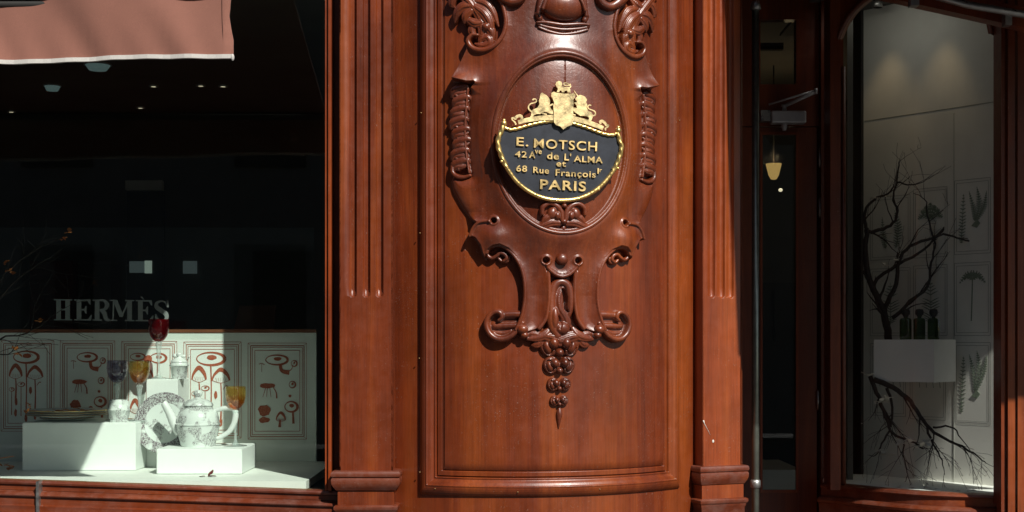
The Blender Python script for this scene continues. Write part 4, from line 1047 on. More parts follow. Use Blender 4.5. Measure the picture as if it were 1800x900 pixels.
# barrel cup, sugar bowl
def cup(px, y, zb, prof, name, label, cat, seg=36):
    k = kz(y); c = Vector((WX(px, y), y, zb)); o = thing(name, label, cat, c)
    g = MB(); g.lathe([(a * k, b * k) for a, b in prof], c, seg); g.build('body', M['toile'], o, auto=50); return o, c, k
cup(209, 0.50, P1, [(0.1, 0), (15, 0), (16, 1.5), (15, 3), (17, 8), (19, 19), (20, 20), (20, 22), (18.6, 23), (17.5, 33), (15.5, 39), (14.5, 39), (16, 33), (16.5, 10), (0.1, 8)], 'barrel_cup', 'small barrel shaped cup in front of the smoky goblet', 'cup')
o, c, k = cup(315, 0.66, P3, [(0.1, 0), (12, 0), (13, 4), (15.5, 22), (17, 23), (17, 25), (15.6, 26), (15, 29), (13, 30), (0.1, 30)], 'sugar_bowl', 'small lidded sugar bowl beside the ruby goblet', 'sugar bowl')
g = MB(); g.lathe([(a * k, b * k) for a, b in [(14.5, 30.2), (14, 32), (9, 36), (4, 38), (3, 40), (6, 43), (4, 46), (0.1, 47)]], c, 28); g.blob(c + Vector((-7 * k, 0, 41 * k)), (5 * k, 4 * k, 4 * k)); g.blob(c + Vector((7 * k, 0, 40 * k)), (5 * k, 3 * k, 3 * k)); g.build('lid', M['white'], o, smooth=True)
g = MB(); g.tube([c + Vector((6 * k, 0, 28 * k)), c + Vector((14 * k, -.003, 33 * k)), c + Vector((20 * k, -.005, 43 * k))], [0.002, 0.0016, 0.0022], 6); g.build('spoon', M['steel'], o, smooth=True)

# ---- branches
def grow(mb, p, d, r, n, depth, rs, spread=0.6, seglen=0.03, droop=0.0, tips=None):
    pts = [Vector(p)]; rad = [r]; d = Vector(d).normalized()
    for i in range(n):
        d = (d + Vector((rs.uniform(-1, 1), rs.uniform(-.5, .5), rs.uniform(-1, 1) - droop)) * 0.24).normalized()
        pts.append(pts[-1] + d * seglen * rs.uniform(.7, 1.2)); rad.append(max(0.0007, r * (1 - 0.8 * (i + 1) / n)))
        if depth > 0 and rs.uniform(0, 1) < 0.55:
            sd_ = (d + Vector((rs.uniform(-1, 1), rs.uniform(-.6, .6), rs.uniform(-1, 1))) * spread).normalized()
            grow(mb, pts[-1], sd_, rad[-1] * 0.65, max(3, n - 2 - int(rs.uniform(0, 3))), depth - 1, rs, spread, seglen * .85, droop, tips)
    mb.tube(pts, rad, 5)
    if tips is not None: tips.append(pts[-1])
def limb(mb, P, y, r, rs, sub=1.0, depth=1, jitter=0.04, seglen=0.028, droop=0.0, tips=None):
    pts = [Vector(W(a, b, y(a) if callable(y) else y)) for a, b in P]
    Q = [Vector(q) for q in catmull([tuple(p) for p in pts], 4)]
    Q = [q + Vector((rs.uniform(-1, 1), rs.uniform(-1, 1), rs.uniform(-1, 1))) * 0.003 for q in Q]
    n = len(Q); rad = list(np.linspace(r[0], r[1], n)); mb.tube(Q, rad, 7)
    for i in range(2, n):
        if rs.uniform(0, 1) < sub * 0.5:
            d = (Q[i] - Q[i - 1]).normalized() + Vector((rs.uniform(-1, 1), rs.uniform(-.6, .6), rs.uniform(-1, 1))) * 0.8
            grow(mb, Q[i], d, max(0.0013, rad[i] * 0.5), 6, depth, rs, 0.7, seglen, droop, tips)
def blossom(mb, c, s_, rs, n=5):
    a0 = rs.uniform(0, 6.28)
    for i in range(n): leaf(mb, c, s_ * rs.uniform(.8, 1.1), a0 + i * 6.28 / n, 0.2, rs.uniform(-.2, .9))

rs = random.Random(11)
br = thing('dry_branch', 'dark dry branch with orange leaves at the left edge of the window', 'branch', W(-10, 620, 0.35))
g = MB()
limb(g, [(-70, 700), (-40, 640), (0, 596), (40, 588), (70, 572), (92, 552)], 0.36, (.005, .001), rs, 0.7, 1)
limb(g, [(-60, 660), (-20, 560), (20, 500), (60, 470), (90, 452)], 0.42, (.005, .001), rs, 0.9, 1)
limb(g, [(-60, 640), (-25, 540), (10, 480), (60, 440), (112, 418)], 0.30, (.004, .001), rs, 0.5, 0)
limb(g, [(-60, 700), (-20, 630), (15, 622), (30, 606)], 0.25, (.004, .001), rs, 0.4, 0)
g.build('twigs', M['bark'], br, smooth=True)
g = MB()
for (a, b, y_) in ((8, 462, .30), (16, 474, .30), (24, 478, .32), (110, 418, .30), (122, 408, .30), (26, 614, .25), (34, 622, .26), (70, 563, .36), (52, 712, .4), (46, 724, .4)):
    g = MB()
    for j in range(4): leaf(g, W(a + rs.uniform(-2, 2), b + rs.uniform(-2, 2), y_), rs.uniform(.012, .022), rs.uniform(0, 6.28), .3, rs.uniform(-.5, 1.2))
    g.build('leaf_cluster', M['orangeleaf'], br, smooth=True)

# ---- things deeper in the shop
g = MB(); cd = [W(421, 537, 1.35), W(484, 537, 1.35), W(478, 600, 1.35), W(406, 600, 1.35)]
v = [(a[0], a[1], a[2]) for a in cd] + [(a[0], a[1] + 0.03, a[2]) for a in cd]
g.add(v, [(0, 1, 2, 3), (4, 5, 6, 7), (0, 1, 5, 4), (1, 2, 6, 5), (2, 3, 7, 6), (3, 0, 4, 7)])
g.box(WX(430, 1.36), WX(440, 1.36), 1.36, 1.38, 0.1, cd[3][2]); g.box(WX(462, 1.36), WX(472, 1.36), 1.36, 1.38, 0.1, cd[3][2])
tag(g.build('chair_back', M['browncard']), 'brown leather chair back standing behind the partition', 'chair')
g = MB(); y_ = 2.8; g.box(WX(52, y_), WX(128, y_), y_, y_ + .1, 0.1, WZ(458, y_)); tag(g.build('red_screen', M['redcloth']), 'dark red cloth screen in the dim shop behind the dry branch', 'screen')
g = MB(); y_ = 2.9; g.box(WX(130, y_), WX(195, y_), y_, y_ + .3, 0.1, WZ(463, y_)); g.box(WX(126, y_), WX(200, y_), y_ - .02, y_ + .32, WZ(463, y_), WZ(460, y_)); tag(g.build('counter', M['dim']), 'dim shop counter beside the red cloth screen', 'counter')
dw = thing('doorway', 'dark doorway deep in the shop with a glowing strip standing in for a window reflection', 'doorway', W(252, 600, 4.98))
g = MB(); y_ = 4.9; g.box(WX(220, y_), WX(285, y_), y_ + .04, y_ + .09, 0.1, WZ(335, y_)); g.build('opening_shade', M['black'], dw)  # black slab, the doorway's darkness put into its colour
g = MB(); g.box(WX(220, y_), WX(285, y_), y_, y_ + .05, WZ(334, y_), WZ(317, y_)); g.build('lintel', M['greywall'], dw)
g = MB(); g.box(WX(226, y_), WX(252, y_), y_ + .02, y_ + .035, WZ(479, y_), WZ(459, y_)); g.build('window_reflection', M['winrefldim'], dw)
g = MB(); g.box(WX(253, y_), WX(265, y_), y_ + .02, y_ + .035, WZ(480, y_), WZ(458, y_)); g.build('window_reflection', M['winrefl'], dw)  # these slabs glow to imitate window reflections
g = MB(); g.box(WX(318, y_), WX(342, y_), y_ + .06, y_ + .08, WZ(480, y_), WZ(458, y_)); g.build('window_reflection', M['winrefldim'], dw)
zc = 3.2
def ceil_pt(px, py):
    y = D * ((zc - EYE) * S / (600 - py) - 1); return Vector((WX(px, y), y, zc))
for i, (a, b, lab) in enumerate([(270, 150, 'small lit ceiling spot, first of the upper row'), (353, 149, 'small lit ceiling spot in the middle of the upper row'), (392, 150, 'dull ceiling spot, rightmost of the upper row'), (247, 188, 'small lit ceiling spot, lowest one in the window'), (20, 195, 'ceiling spot at the far left of the dark ceiling')]):
    c = ceil_pt(a, b) + Vector((0, 0, -0.004)); o = thing('ceiling_spot', lab, 'lamp', c, 'ceiling spots in the left shop room')
    g = MB(); g.lathe([(0.001, -0.004), (0.016, -0.004), (0.018, 0)], c, 16); g.build('lens', M['bulb'], o)
    g = MB(); g.lathe([(0.018, -0.006), (0.03, -0.006), (0.032, 0.003), (0.018, 0.003)], c, 16); g.build('ring', M['alu'], o)
for (a, b, w_, lab) in [(172, 113, 22, 'wide pale glow standing in for a reflection just under the awning edge'), (92, 150, 14, 'small pale glow standing in for a reflection left of the wide one')]:
    c = ceil_pt(a, b) + Vector((0, 0, -0.004)); o = thing('reflection_glow', lab, 'lamp', c, 'pale reflection glows in the left shop room')
    g = MB(); k = w_ * (D + c.y) / D / S; g.lathe([(0.001, -0.03), (k * .7, -0.03), (k, 0)], c, 24); g.build('glow_disc', M['reflglow'], o, smooth=True)  # glowing disc imitates a pale reflection
    g = MB(); g.lathe([(k, -0.003), (k * 1.1, -0.003), (k * 1.1, 0.003), (k, 0.003)], c, 24); g.build('ring', M['alu'], o)

# ============================================================ LEFT AWNING
yA = -1.0
aw = thing('awning', 'terracotta canvas awning with white braid along its hem, above the left window', 'awning', (-2, -0.5, 2.5))
xA = WX(405, yA); nx, nz = 120, 10
def hemz(t_px): return WZ(105 - (t_px - 200) * 0.021 + 2.0 * math.sin(t_px * 0.016 + 1) , yA)
V = []; F = []
xsA = np.linspace(-3.3, xA, nx)
for i, x in enumerate(xsA):
    px = 900 + x * S * D / (D + yA); zb = hemz(px); ztop = WZ(-6 + 3.0 * math.sin(px * 0.035) , yA)
    for j in range(nz + 1):
        t = j / nz; wob = 0.004 * math.sin(px * 0.09 + 5 * t) * (1 - t) + 0.008 * math.sin(px * 0.012 + 2 * t) + 0.010 * t * math.sin(px * 0.021 + 1.3) + 0.003 * math.sin(px * 0.05 + 4 * t) + (0.004 * math.sin(t * 25) if px > 392 else 0)
        V.append((x - (0.008 * (1 - t) if i == nx - 1 else 0) * -1 + (0.004 * math.sin(7 * t) if i == nx - 1 else 0), yA + wob, zb * (1 - t) + ztop * t))
for i in range(nx - 1):
    for j in range(nz):
        a = i * (nz + 1) + j; F.append((a, a + nz + 1, a + nz + 2, a + 1))
n0 = len(V); V += [(a, b + 0.003, c_) for a, b, c_ in V]; F += [tuple(n0 + q for q in f) for f in F]
for j in range(nz): a = (nx - 1) * (nz + 1) + j; F.append((a, a + 1, a + 1 + n0, a + n0))
mesh_obj('valance', V, F, M['awning'], aw, smooth=True)
ptsb = [(V[i * (nz + 1)][0], V[i * (nz + 1)][1] - 0.004, V[i * (nz + 1)][2] - 0.002) for i in range(nx)]
g = MB()
for i in range(nx - 1):
    a, b = Vector(ptsb[i]), Vector(ptsb[i + 1]); hgt = 0.0115
    g.add([a, b, b + Vector((0, 0, hgt)), a + Vector((0, 0, hgt)), a + Vector((0, .011, 0)), b + Vector((0, .011, 0)), b + Vector((0, .011, hgt)), a + Vector((0, .011, hgt))], [(0, 1, 2, 3), (4, 5, 6, 7), (0, 1, 5, 4), (3, 2, 6, 7)])
e_ = Vector(ptsb[-1]); g.blob(e_ + Vector((0.0, 0.003, 0.003)), (0.005, 0.006, 0.010), 8, 6)
g.build('hem_braid', M['trim'], aw)
g = MB(); g.tube([(xA - 0.019, yA - 0.004 + 0.006 * math.sin(3 + 2 * t), WZ(100 - 106 * t, yA)) for t in np.linspace(0, 1, 12)], 0.0008, 5); g.build('side_seam', M['awning'], aw)
zf = WZ(-4, yA)
g = MB(); v = [(-3.3, yA, zf), (xA, yA, zf), (xA, 0.0, zf + 0.30), (-3.3, 0.0, zf + 0.30)]
g.add(v + [(a, b, c_ + 0.004) for a, b, c_ in v], [(0, 1, 2, 3), (4, 5, 6, 7), (0, 1, 5, 4), (1, 2, 6, 5), (2, 3, 7, 6), (3, 0, 4, 7)]); g.build('canopy', M['awning'], aw)
g = MB(); g.tube([(-3.3, yA + .02, zf - .012), (xA - .01, yA + .02, zf - .012)], 0.013, 10); g.build('front_rail', M['dark'], aw, smooth=True)

# ============================================================ RIGHT SIDE: entrance recess
ent = thing('entrance_wall', 'dark wooden side wall and ceiling of the door recess right of the pier', 'wall', (1.0, 0.8, 0))
g = MB(); g.plan([(WX(1303, yr1) - 0.003, yr1 + 0.02), (WX(1303, yr1) + 0.012, yr1 + 0.05), (1.0, 1.28), (0.95, 1.28), (0.80, 0.42)], 0, 3.12); g.build('side_panel', M['wood'], ent)
g = MB(); g.box(0.80, 3.2, 0.32, 1.6, 3.12, 3.18); g.build('soffit', M['wood'], ent)
# pole
pl = thing('door_pull_pole', 'tall dark metal pole standing beside the shop door', 'pole', (WX(1328, .55), .55, 0))
g = MB(); cxp = WX(1328, .55); g.tube([(cxp, .55, 0.05), (cxp, .55, WZ(18, .55))], 6.5 * kz(.55), 20); g.build('shaft', M['pole'], pl, smooth=True)
g = MB(); g.lathe([(0.0145, 0), (0.02, 0.004), (0.02, 0.03), (0.0145, 0.034)], (cxp, .55, WZ(858, .55)), 20); g.build('collar', M['steel'], pl, smooth=True)
g = MB(); g.lathe([(0.0145, 0), (0.022, 0.004), (0.017, 0.03), (0.0145, 0.034)], (cxp, .55, WZ(18, .55)), 20); g.lathe([(0.0001, 0.03), (0.016, 0.03)], (cxp, .55, WZ(18, .55)), 20); g.build('cap', M['steel'], pl, smooth=True)

# door
yD = 1.3
dr = thing('shop_door', 'dark mahogany glazed door with a silver door closer in the shaded recess', 'door', (WX(1375, yD), yD, 0.02))
def DX(p): return WX(p, yD)
def DZ(p): return WZ(p, yD)
g = MB()
for a, b in ((1302, 1336), (1403, 1436)): g.box(DX(a), DX(b), yD, yD + .05, 0.05, DZ(224))
g.box(DX(1336) + .0005, DX(1403) - .0005, yD + .001, yD + .049, DZ(232), DZ(224)); g.box(DX(1336) + .0005, DX(1403) - .0005, yD + .001, yD + .049, 0.05, DZ(866))
g.build('door_frame', M['wood'], dr)
g = MB()
for (x0, x1, y0, y1) in ((1336, 1403, 232, 866),):
    for a, b, c_, d_ in ((x0, x0 + 4, y0, y1), (x1 - 4, x1, y0, y1)): g.box(DX(a), DX(b), yD - .008, yD + .01, DZ(d_), DZ(c_))
    g.box(DX(x0 + 4) + .0004, DX(x1 - 4) - .0004, yD - .007, yD + .01, DZ(y1), DZ(y1 - 5)); g.box(DX(x0 + 4) + .0004, DX(x1 - 4) - .0004, yD - .007, yD + .01, DZ(y0 + 5), DZ(y0))
g.build('glazing_bead', M['orange'], dr)
g = MB(); g.box(DX(1338), DX(1401), yD + .02, yD + .024, DZ(864), DZ(234)); g.build('glass', M['pane'], dr)
g = MB(); g.tube([(DX(1352), yD - 0.03, DZ(560)), (DX(1352), yD - 0.03, DZ(760))], 0.002, 6); 
tr = MB(); tr.box(DX(1302), DX(1440), yD + .003, yD + .06, DZ(222), DZ(148)); tr.box(DX(1302), DX(1440), yD + .003, yD + .06, DZ(34), 3.12); tr.box(DX(1400), DX(1440), yD + .004, yD + .058, DZ(148), DZ(34)); tr.box(DX(1302), DX(1337), yD + .004, yD + .058, DZ(148), DZ(34)); tr.build('transom', M['wood'], dr)
g = MB(); g.box(DX(1337), DX(1400), yD + .02, yD + .024, DZ(148), DZ(34)); g.build('transom_glass', M['pane'], dr)
g = MB(); g.box(DX(1337), DX(1400), yD + .30, yD + .34, DZ(62), DZ(50)); g.build('inner_bar', M['dark'], dr)
# closer
cl = MB(); yC = yD - 0.07
cl.box(WX(1356, yC), WX(1418, yC), yC, yC + .06, WZ(216, yC), WZ(194, yC)); cb = cl.build('door_closer', M['alu'], dr)
mod = cb.modifiers.new('bevel', 'BEVEL'); mod.width = 0.008; mod.segments = 3
g = MB(); g.box(WX(1338, yC), WX(1355, yC), yC + .008, yC + .058, WZ(212, yC), WZ(193, yC)); o = g.build('end_cap', M['steel'], cb)
g = MB(); g.lathe([(0.0001, 0), (.010, 0), (.010, .02), (.013, .021), (.013, .03), (.0001, .03)], (WX(1381, yC), yC + .03, WZ(194, yC)), 16); g.lathe([(0.0001, -0.03), (.008, -.03), (.013, -.015), (.013, 0)], (WX(1381, yC), yC + .03, WZ(215.7, yC)), 16); g.build('spindle', M['alu'], cb, smooth=True)
g = MB(); g.tube([(WX(1382, yC), yC + .02, WZ(184, yC)), (WX(1432, yC), yC - .04, WZ(164, yC))], [.009, .0075], 10); g.tube([(WX(1352, yC), yC + .01, WZ(183, yC)), (WX(1431, yC), yC - .03, WZ(161, yC))], .0045, 8); g.tube([(WX(1431, yC), yC - .04, WZ(168, yC)), (WX(1431, yC), yC - .04, WZ(158, yC))], .008, 10); g.build('arm', M['alu'], cb, smooth=True)
for a, b in ((1440, 277), (1440, 365), (1437, 703)):
    g = MB(); g.tube([(DX(a), yD - .012, DZ(b + 15)), (DX(a), yD - .012, DZ(b - 15))], .006, 10); g.tube([(DX(a), yD - .012, DZ(b + 18)), (DX(a), yD - .012, DZ(b - 18))], .003, 8); g.build('hinge', M['steel'], dr, smooth=True)
# door post
g = MB(); g.box(DX(1441), DX(1456), yD - .03, yD + .1, 0, 3.12); g.box(DX(1456) + .0005, DX(1472), yD - .06, yD + .1, 0, 3.12); g.box(DX(1437), DX(1441) - .0005, yD + .06, yD + .09, 0, 3.12)
tag(g.build('door_post', M['wood']), 'dark wooden post between the shop door and the right display window', 'post')

# lamp and small lights seen through the door
yP = 3.2
pll = bpy.data.lights.new('pendant_light', 'POINT'); pll.energy = 1.6; pll.color = (1, .72, .42); pll.shadow_soft_size = .06
plo = bpy.data.objects.new('pendant_light', pll); COL.objects.link(plo); plo.location = Vector(W(1360, 316, yP)) + Vector((0, 0, .10))
lp = thing('pendant_lamp', 'glowing amber pendant lamp seen through the door glass', 'lamp', W(1360, 316, yP))
k = kz(yP); c = Vector(W(1360, 316, yP))
g = MB(); g.lathe([(0.1 * k, 0), (5 * k, 1 * k), (9 * k, 8 * k), (11.5 * k, 18 * k), (14 * k, 28 * k), (13.4 * k, 28 * k)], c, 24); g.build('lamp_shade', M['amberlamp'], lp, smooth=True)
g = MB(); g.tube([c + Vector((0, 0, 26 * k)), (c.x, c.y, 3.19)], 0.004, 6); g.build('cord', M['dark'], lp)
for a, b, lab in ((1342, 76, 'tiny bright lamp glimpsed in the transom window'), (1372, 334, 'tiny spot of light below the pendant lamp')):
    c = Vector(W(a, b, 3.3)); g = MB(); g.blob(c, (0.024 if b < 100 else 0.012, 0.02, 0.010)); tag(g.build('small_lamp', M['bulb'], None, smooth=True), lab, 'lamp', 'small lamps behind the door glass')
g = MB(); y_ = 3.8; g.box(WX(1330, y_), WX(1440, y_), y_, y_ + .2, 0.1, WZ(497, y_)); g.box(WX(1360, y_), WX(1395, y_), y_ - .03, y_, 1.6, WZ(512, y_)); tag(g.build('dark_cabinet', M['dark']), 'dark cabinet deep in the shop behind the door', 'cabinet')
g = MB(); y_ = 3.0; g.box(WX(1336, y_), WX(1410, y_), y_, y_ + .7, WZ(830, y_) - .4, WZ(826, y_)); tag(g.build('pale_table', M['greywall']), 'pale low table seen at the foot of the door glass', 'table')

# ============================================================ RIGHT DISPLAY WINDOW
rw = thing('arched_window', 'arched display window with a bowed wooden sill, right of the shop door', 'window', (1.7, .8, .9))
WL = np.array([WX(1474, 1.00), 1.00]); WR = np.array([WX(1750, .60), .60])     # glass line in plan
# bowed in plan
def wplan(t, out=0.0):
    d = WR - WL; n = np.array([d[1], -d[0]]) / np.linalg.norm(d); n = -n if n[1] > 0 else n
    bow = 0.05 * math.sin(math.pi * min(max(t, 0), 1)) + 0.05 * (math.sin(math.pi * min(max(t, 0), 1)) ** 1) * t
    p = WL + d * t + n * (bow + out); return p
def spx(t): p = wplan(t); return 900 + p[0] * S * D / (D + p[1])
ZS, ZT = 1.00, WZ(8, .9)
N = 28
V = []; F = []
pts = [wplan(i / N) for i in range(N + 1)]
for p_ in pts: V += [(p_[0], p_[1], ZS), (p_[0], p_[1], 3.10)]
F = [(2 * i, 2 * i + 2, 2 * i + 3, 2 * i + 1) for i in range(N)]
me = mesh_obj('glass', V, F, M['pane'], rw, smooth=True)
# arched head: wood filling between arch curve and soffit, following the bowed glass
def arch_z(t):
    e0 = 0.36
    if t < e0: return 2.74 + 0.27 * math.sqrt(max(0, 1 - ((e0 - t) / e0) ** 2))
    e1 = 0.86
    zt_ = 3.01 - 0.08 * (t - e0) / (1 - e0)
    if t > e1: return zt_ - 0.13 * (1 - math.sqrt(max(0, 1 - ((t - e1) / (1 - e1)) ** 2)))
    return zt_
V = []; F = []; M2 = 60
for i in range(M2 + 1):
    t = i / M2; z = arch_z(t)
    for o_ in (0.012, 0.05): 
        p_ = wplan(t, o_); V += [(p_[0], p_[1], z), (p_[0], p_[1], 3.12)]
for i in range(M2):
    a = i * 4; b = a + 4
    F += [(a, b, b + 1, a + 1), (a + 2, b + 2, b + 3, a + 3), (a, b, b + 2, a + 2)]
mesh_obj('arch_head', V, F, M['wood'], rw)
g = MB(); g.tube([(*wplan(i / 60, 0.052), arch_z(i / 60) + .004) for i in range(0, 61)], .011, 8); g.build('arch_bead', M['mould'], rw, smooth=True)
# left jamb
g = MB()
p_ = wplan(0.0); g.box(p_[0] - .05, p_[0] - .008, p_[1] - .07, p_[1] + .05, ZS - .02, 3.12); g.box(p_[0] - .006, p_[0] + .012, p_[1] - .035, p_[1] + .03, ZS - .02, 3.12)
g.build('left_jamb', M['wood'], rw)
g = MB(); g.tube([(p_[0] + .013, p_[1] - .04, ZS), (p_[0] + .013, p_[1] - .04, 2.75)], .009, 10); g.build('jamb_bead', M['mould'], rw, smooth=True)
# right post with vertical mouldings
yq = .46; g = MB(); x = WX(1755, yq)
for a, b, yy in ((1754, 1760, .50), (1760, 1768, .455), (1768, 1772, .48), (1772, 1785, .44), (1785, 1789, .47), (1789, 1846, .43), (1990, 2300, .43)):  # gap before the last, unseen piece is added to admit sunlight
    g.box(WX(a, yy), WX(b, yy) - .0006, yy, yy + .05, ZS - (.03 if a < 1760 else .9), 3.12)
g.build('right_post', M['wood'], rw)
# bowed sill
path = [(*wplan(-0.10), ZS)] + [(*wplan(i / 24), ZS) for i in range(25)] 
lastp = wplan(1.0)
path += [(lastp[0] + .012, lastp[1] + 0.03, ZS)]
u = 1 / S
sweep(path, [(-0.03, 0), (10 * u, 0), (16 * u, -2 * u), (18 * u, -6 * u), (16 * u, -9 * u), (-0.03, -9 * u)], 'sill_lip', M['dustwood'], rw)
sweep(path, [(-0.03, -9.3 * u), (12 * u, -9.3 * u), (13 * u, -26 * u), (-0.03, -26 * u)], 'sill_band', M['woodh'], rw)
sweep(path, [(-0.03, -26.3 * u), (22 * u, -26.3 * u), (30 * u, -29 * u), (33 * u, -33 * u), (32 * u, -38 * u), (26 * u, -41 * u), (24 * u, -50 * u), (24 * u, -300 * u), (-0.03, -300 * u)], 'sill_moulding', M['dustwood'], rw)

# display niche behind
BL = np.array([WX(1518, 1.45), 1.45]); BR = np.array([WX(1760, .90), .90])
def bplan(px, off=0.0):
    """point on the back wall seen at photo column px"""
    k_ = (px - 900) / S / D; d = BR - BL
    # solve BL.x + t d.x = k_ (D + BL.y + t d.y)
    t = (k_ * (D + BL[1]) - BL[0]) / (d[0] - k_ * d[1]); p_ = BL + d * t
    n = np.array([d[1], -d[0]]) / np.linalg.norm(d); n = n if n[1] < 0 else -n
    return p_ + n * off
nic = thing('display_niche', 'warm grey lined display niche inside the arched window', 'display case', (1.8, 1.1, .98))
g = MB(); n_ = bplan(1600, 0) - bplan(1600, .02)
q0, q1 = BL, BR; g.plan([tuple(q0), tuple(q1), tuple(q1 + n_ / np.linalg.norm(n_) * .02), tuple(q0 + n_ / np.linalg.norm(n_) * .02)], .9, 3.10); g.build('back_panel', M['greywall'], nic)
g = MB(); fl = [tuple(wplan(i / 12, -0.012)) for i in range(13)] + [tuple(BR), tuple(BL), (WL[0] - .02, 1.5)]
g.plan(fl, .93, .997); g.build('floor', M['floorpaint'], nic)
g = MB(); g.plan([(WX(1480, 1.3), 1.2), (WX(1490, 1.3), 1.2), (WX(1506, 1.5), 1.6), (WX(1498, 1.5), 1.6)], .93, 3.10); g.build('side_panel', M['dim'], nic)
g = MB(); g.plan([(BL[0] - .012, BL[1]), (BL[0] - .001, BL[1]), (BL[0] - .001, BL[1] + .2), (BL[0] - .012, BL[1] + .2)], .93, 3.10); g.build('edge_board', M['dark'], nic)
g = MB(); g.plan([(WL[0] - .06, WL[1] + .05), (WR[0] - .1, WR[1] + .12), tuple(BR), (BR[0], 2.0), (WL[0] - .06, 2.0)], 3.101, 3.115); g.build('ceiling', M['dim'], nic)
g = MB()
a_ = bplan(1520, .0006); b_ = bplan(1752, .0006)
g.tube([(a_[0], a_[1], WZ(213, a_[1])), (b_[0], b_[1], WZ(213, a_[1]))], 0.0016, 5)
a_ = bplan(1677, .0006); g.tube([(a_[0], a_[1], .99), (a_[0], a_[1], WZ(200, 1.1))], 0.0010, 5); g.build('panel_seam', M['inkline'], nic)
# two small warm spots
for a, b, e in ((1572, 60, 1.1), (1668, 66, 1.0)):
    q = bplan(a, .12); ll = bpy.data.lights.new('niche_spot', 'SPOT'); ll.energy = e; ll.color = (1.0, .68, .36); ll.spot_size = R(62); ll.spot_blend = .9; ll.shadow_soft_size = .02
    lo_ = bpy.data.objects.new('niche_spot', ll); COL.objects.link(lo_); lo_.location = (q[0], q[1], 3.06)
    lo_.rotation_euler = Vector((0.02, .10, -1)).to_track_quat('-Z', 'Y').to_euler()
    o = thing('spot_lamp', 'small warm spot lamp in the niche ceiling, ' + ('the left one' if a < 1600 else 'the right one'), 'lamp', (q[0], q[1], 3.065), 'warm spots in the niche')
    g = MB(); g.lathe([(.02, 0), (.024, .002), (.024, .034), (.0001, .034)], (q[0], q[1], 3.065), 16); g.build('housing', M['steel'], o, smooth=True)

al = bpy.data.lights.new('niche_fill', 'AREA'); al.energy = 0.17; al.shape = 'RECTANGLE'; al.size = .30; al.size_y = .06; al.color = (1, .95, .86)  # unseen fill light, added to brighten the niche's back wall
ao = bpy.data.objects.new('niche_fill', al); COL.objects.link(ao); ao.location = (1.56, 1.02, 3.06); ao.rotation_euler = Vector((.35, .35, -1)).to_track_quat('-Z', 'Y').to_euler()
# fern prints on the niche wall
def niche_map(px, py, h):
    q = bplan(px, .0008 + h / S); yref = float(bplan(1640)[1]); kk = (D + yref) / D
    return (q[0], q[1], EYE + (600 - py) / S * kk)
def frond(mb, P, wd, hcount, n=14):
    flat_stroke(mb, P, [1.4, .6], 0, hcount[0], niche_map); hcount[0] += .03
    Q = catmull([(p[0], p[1]) for p in P], 8); m = len(Q)
    for i in range(n):
        t = (i + 1) / (n + 1); q = Q[int(t * (m - 1))]; dq = Q[min(int(t * (m - 1)) + 1, m - 1)] - Q[max(int(t * (m - 1)) - 1, 0)]; dq = dq / (np.linalg.norm(dq) + 1e-6); nn = np.array([-dq[1], dq[0]])
        ln = wd * math.sin(math.pi * (0.12 + 0.86 * t)) 
        for sg in (-1, 1):
            e = q + nn * sg * ln + dq * ln * .5; flat_stroke(mb, [tuple(q), tuple((q + e) / 2 + dq * .5), tuple(e)], [1.6, 1.8, .4], 0, hcount[0], niche_map, 2); hcount[0] += .004
cells = [(1530, 1600, 338, 452, 0), (1606, 1665, 330, 452, 1), (1678, 1741, 322, 450, 2), (1530, 1600, 468, 590, 3), (1606, 1665, 466, 590, 3), (1678, 1741, 465, 590, 4), (1530, 1592, 604, 735, 5), (1600, 1662, 604, 738, 5), (1678, 1741, 602, 742, 2)]
labs = ['faint print at the upper left of the niche wall, behind the twigs', 'print of a dark rounded bush, upper middle of the niche wall', 'print of tall fern fronds, upper right of the niche wall', 'faint print in the middle row left of the niche wall', 'print of layered fir like fronds behind the bottles', 'palm tree print in the middle row, right side of the niche wall', 'lower left print on the niche wall, beneath the hanging box', 'lower middle print of small pods under the box', 'print of fern fronds at the lower right of the niche wall']
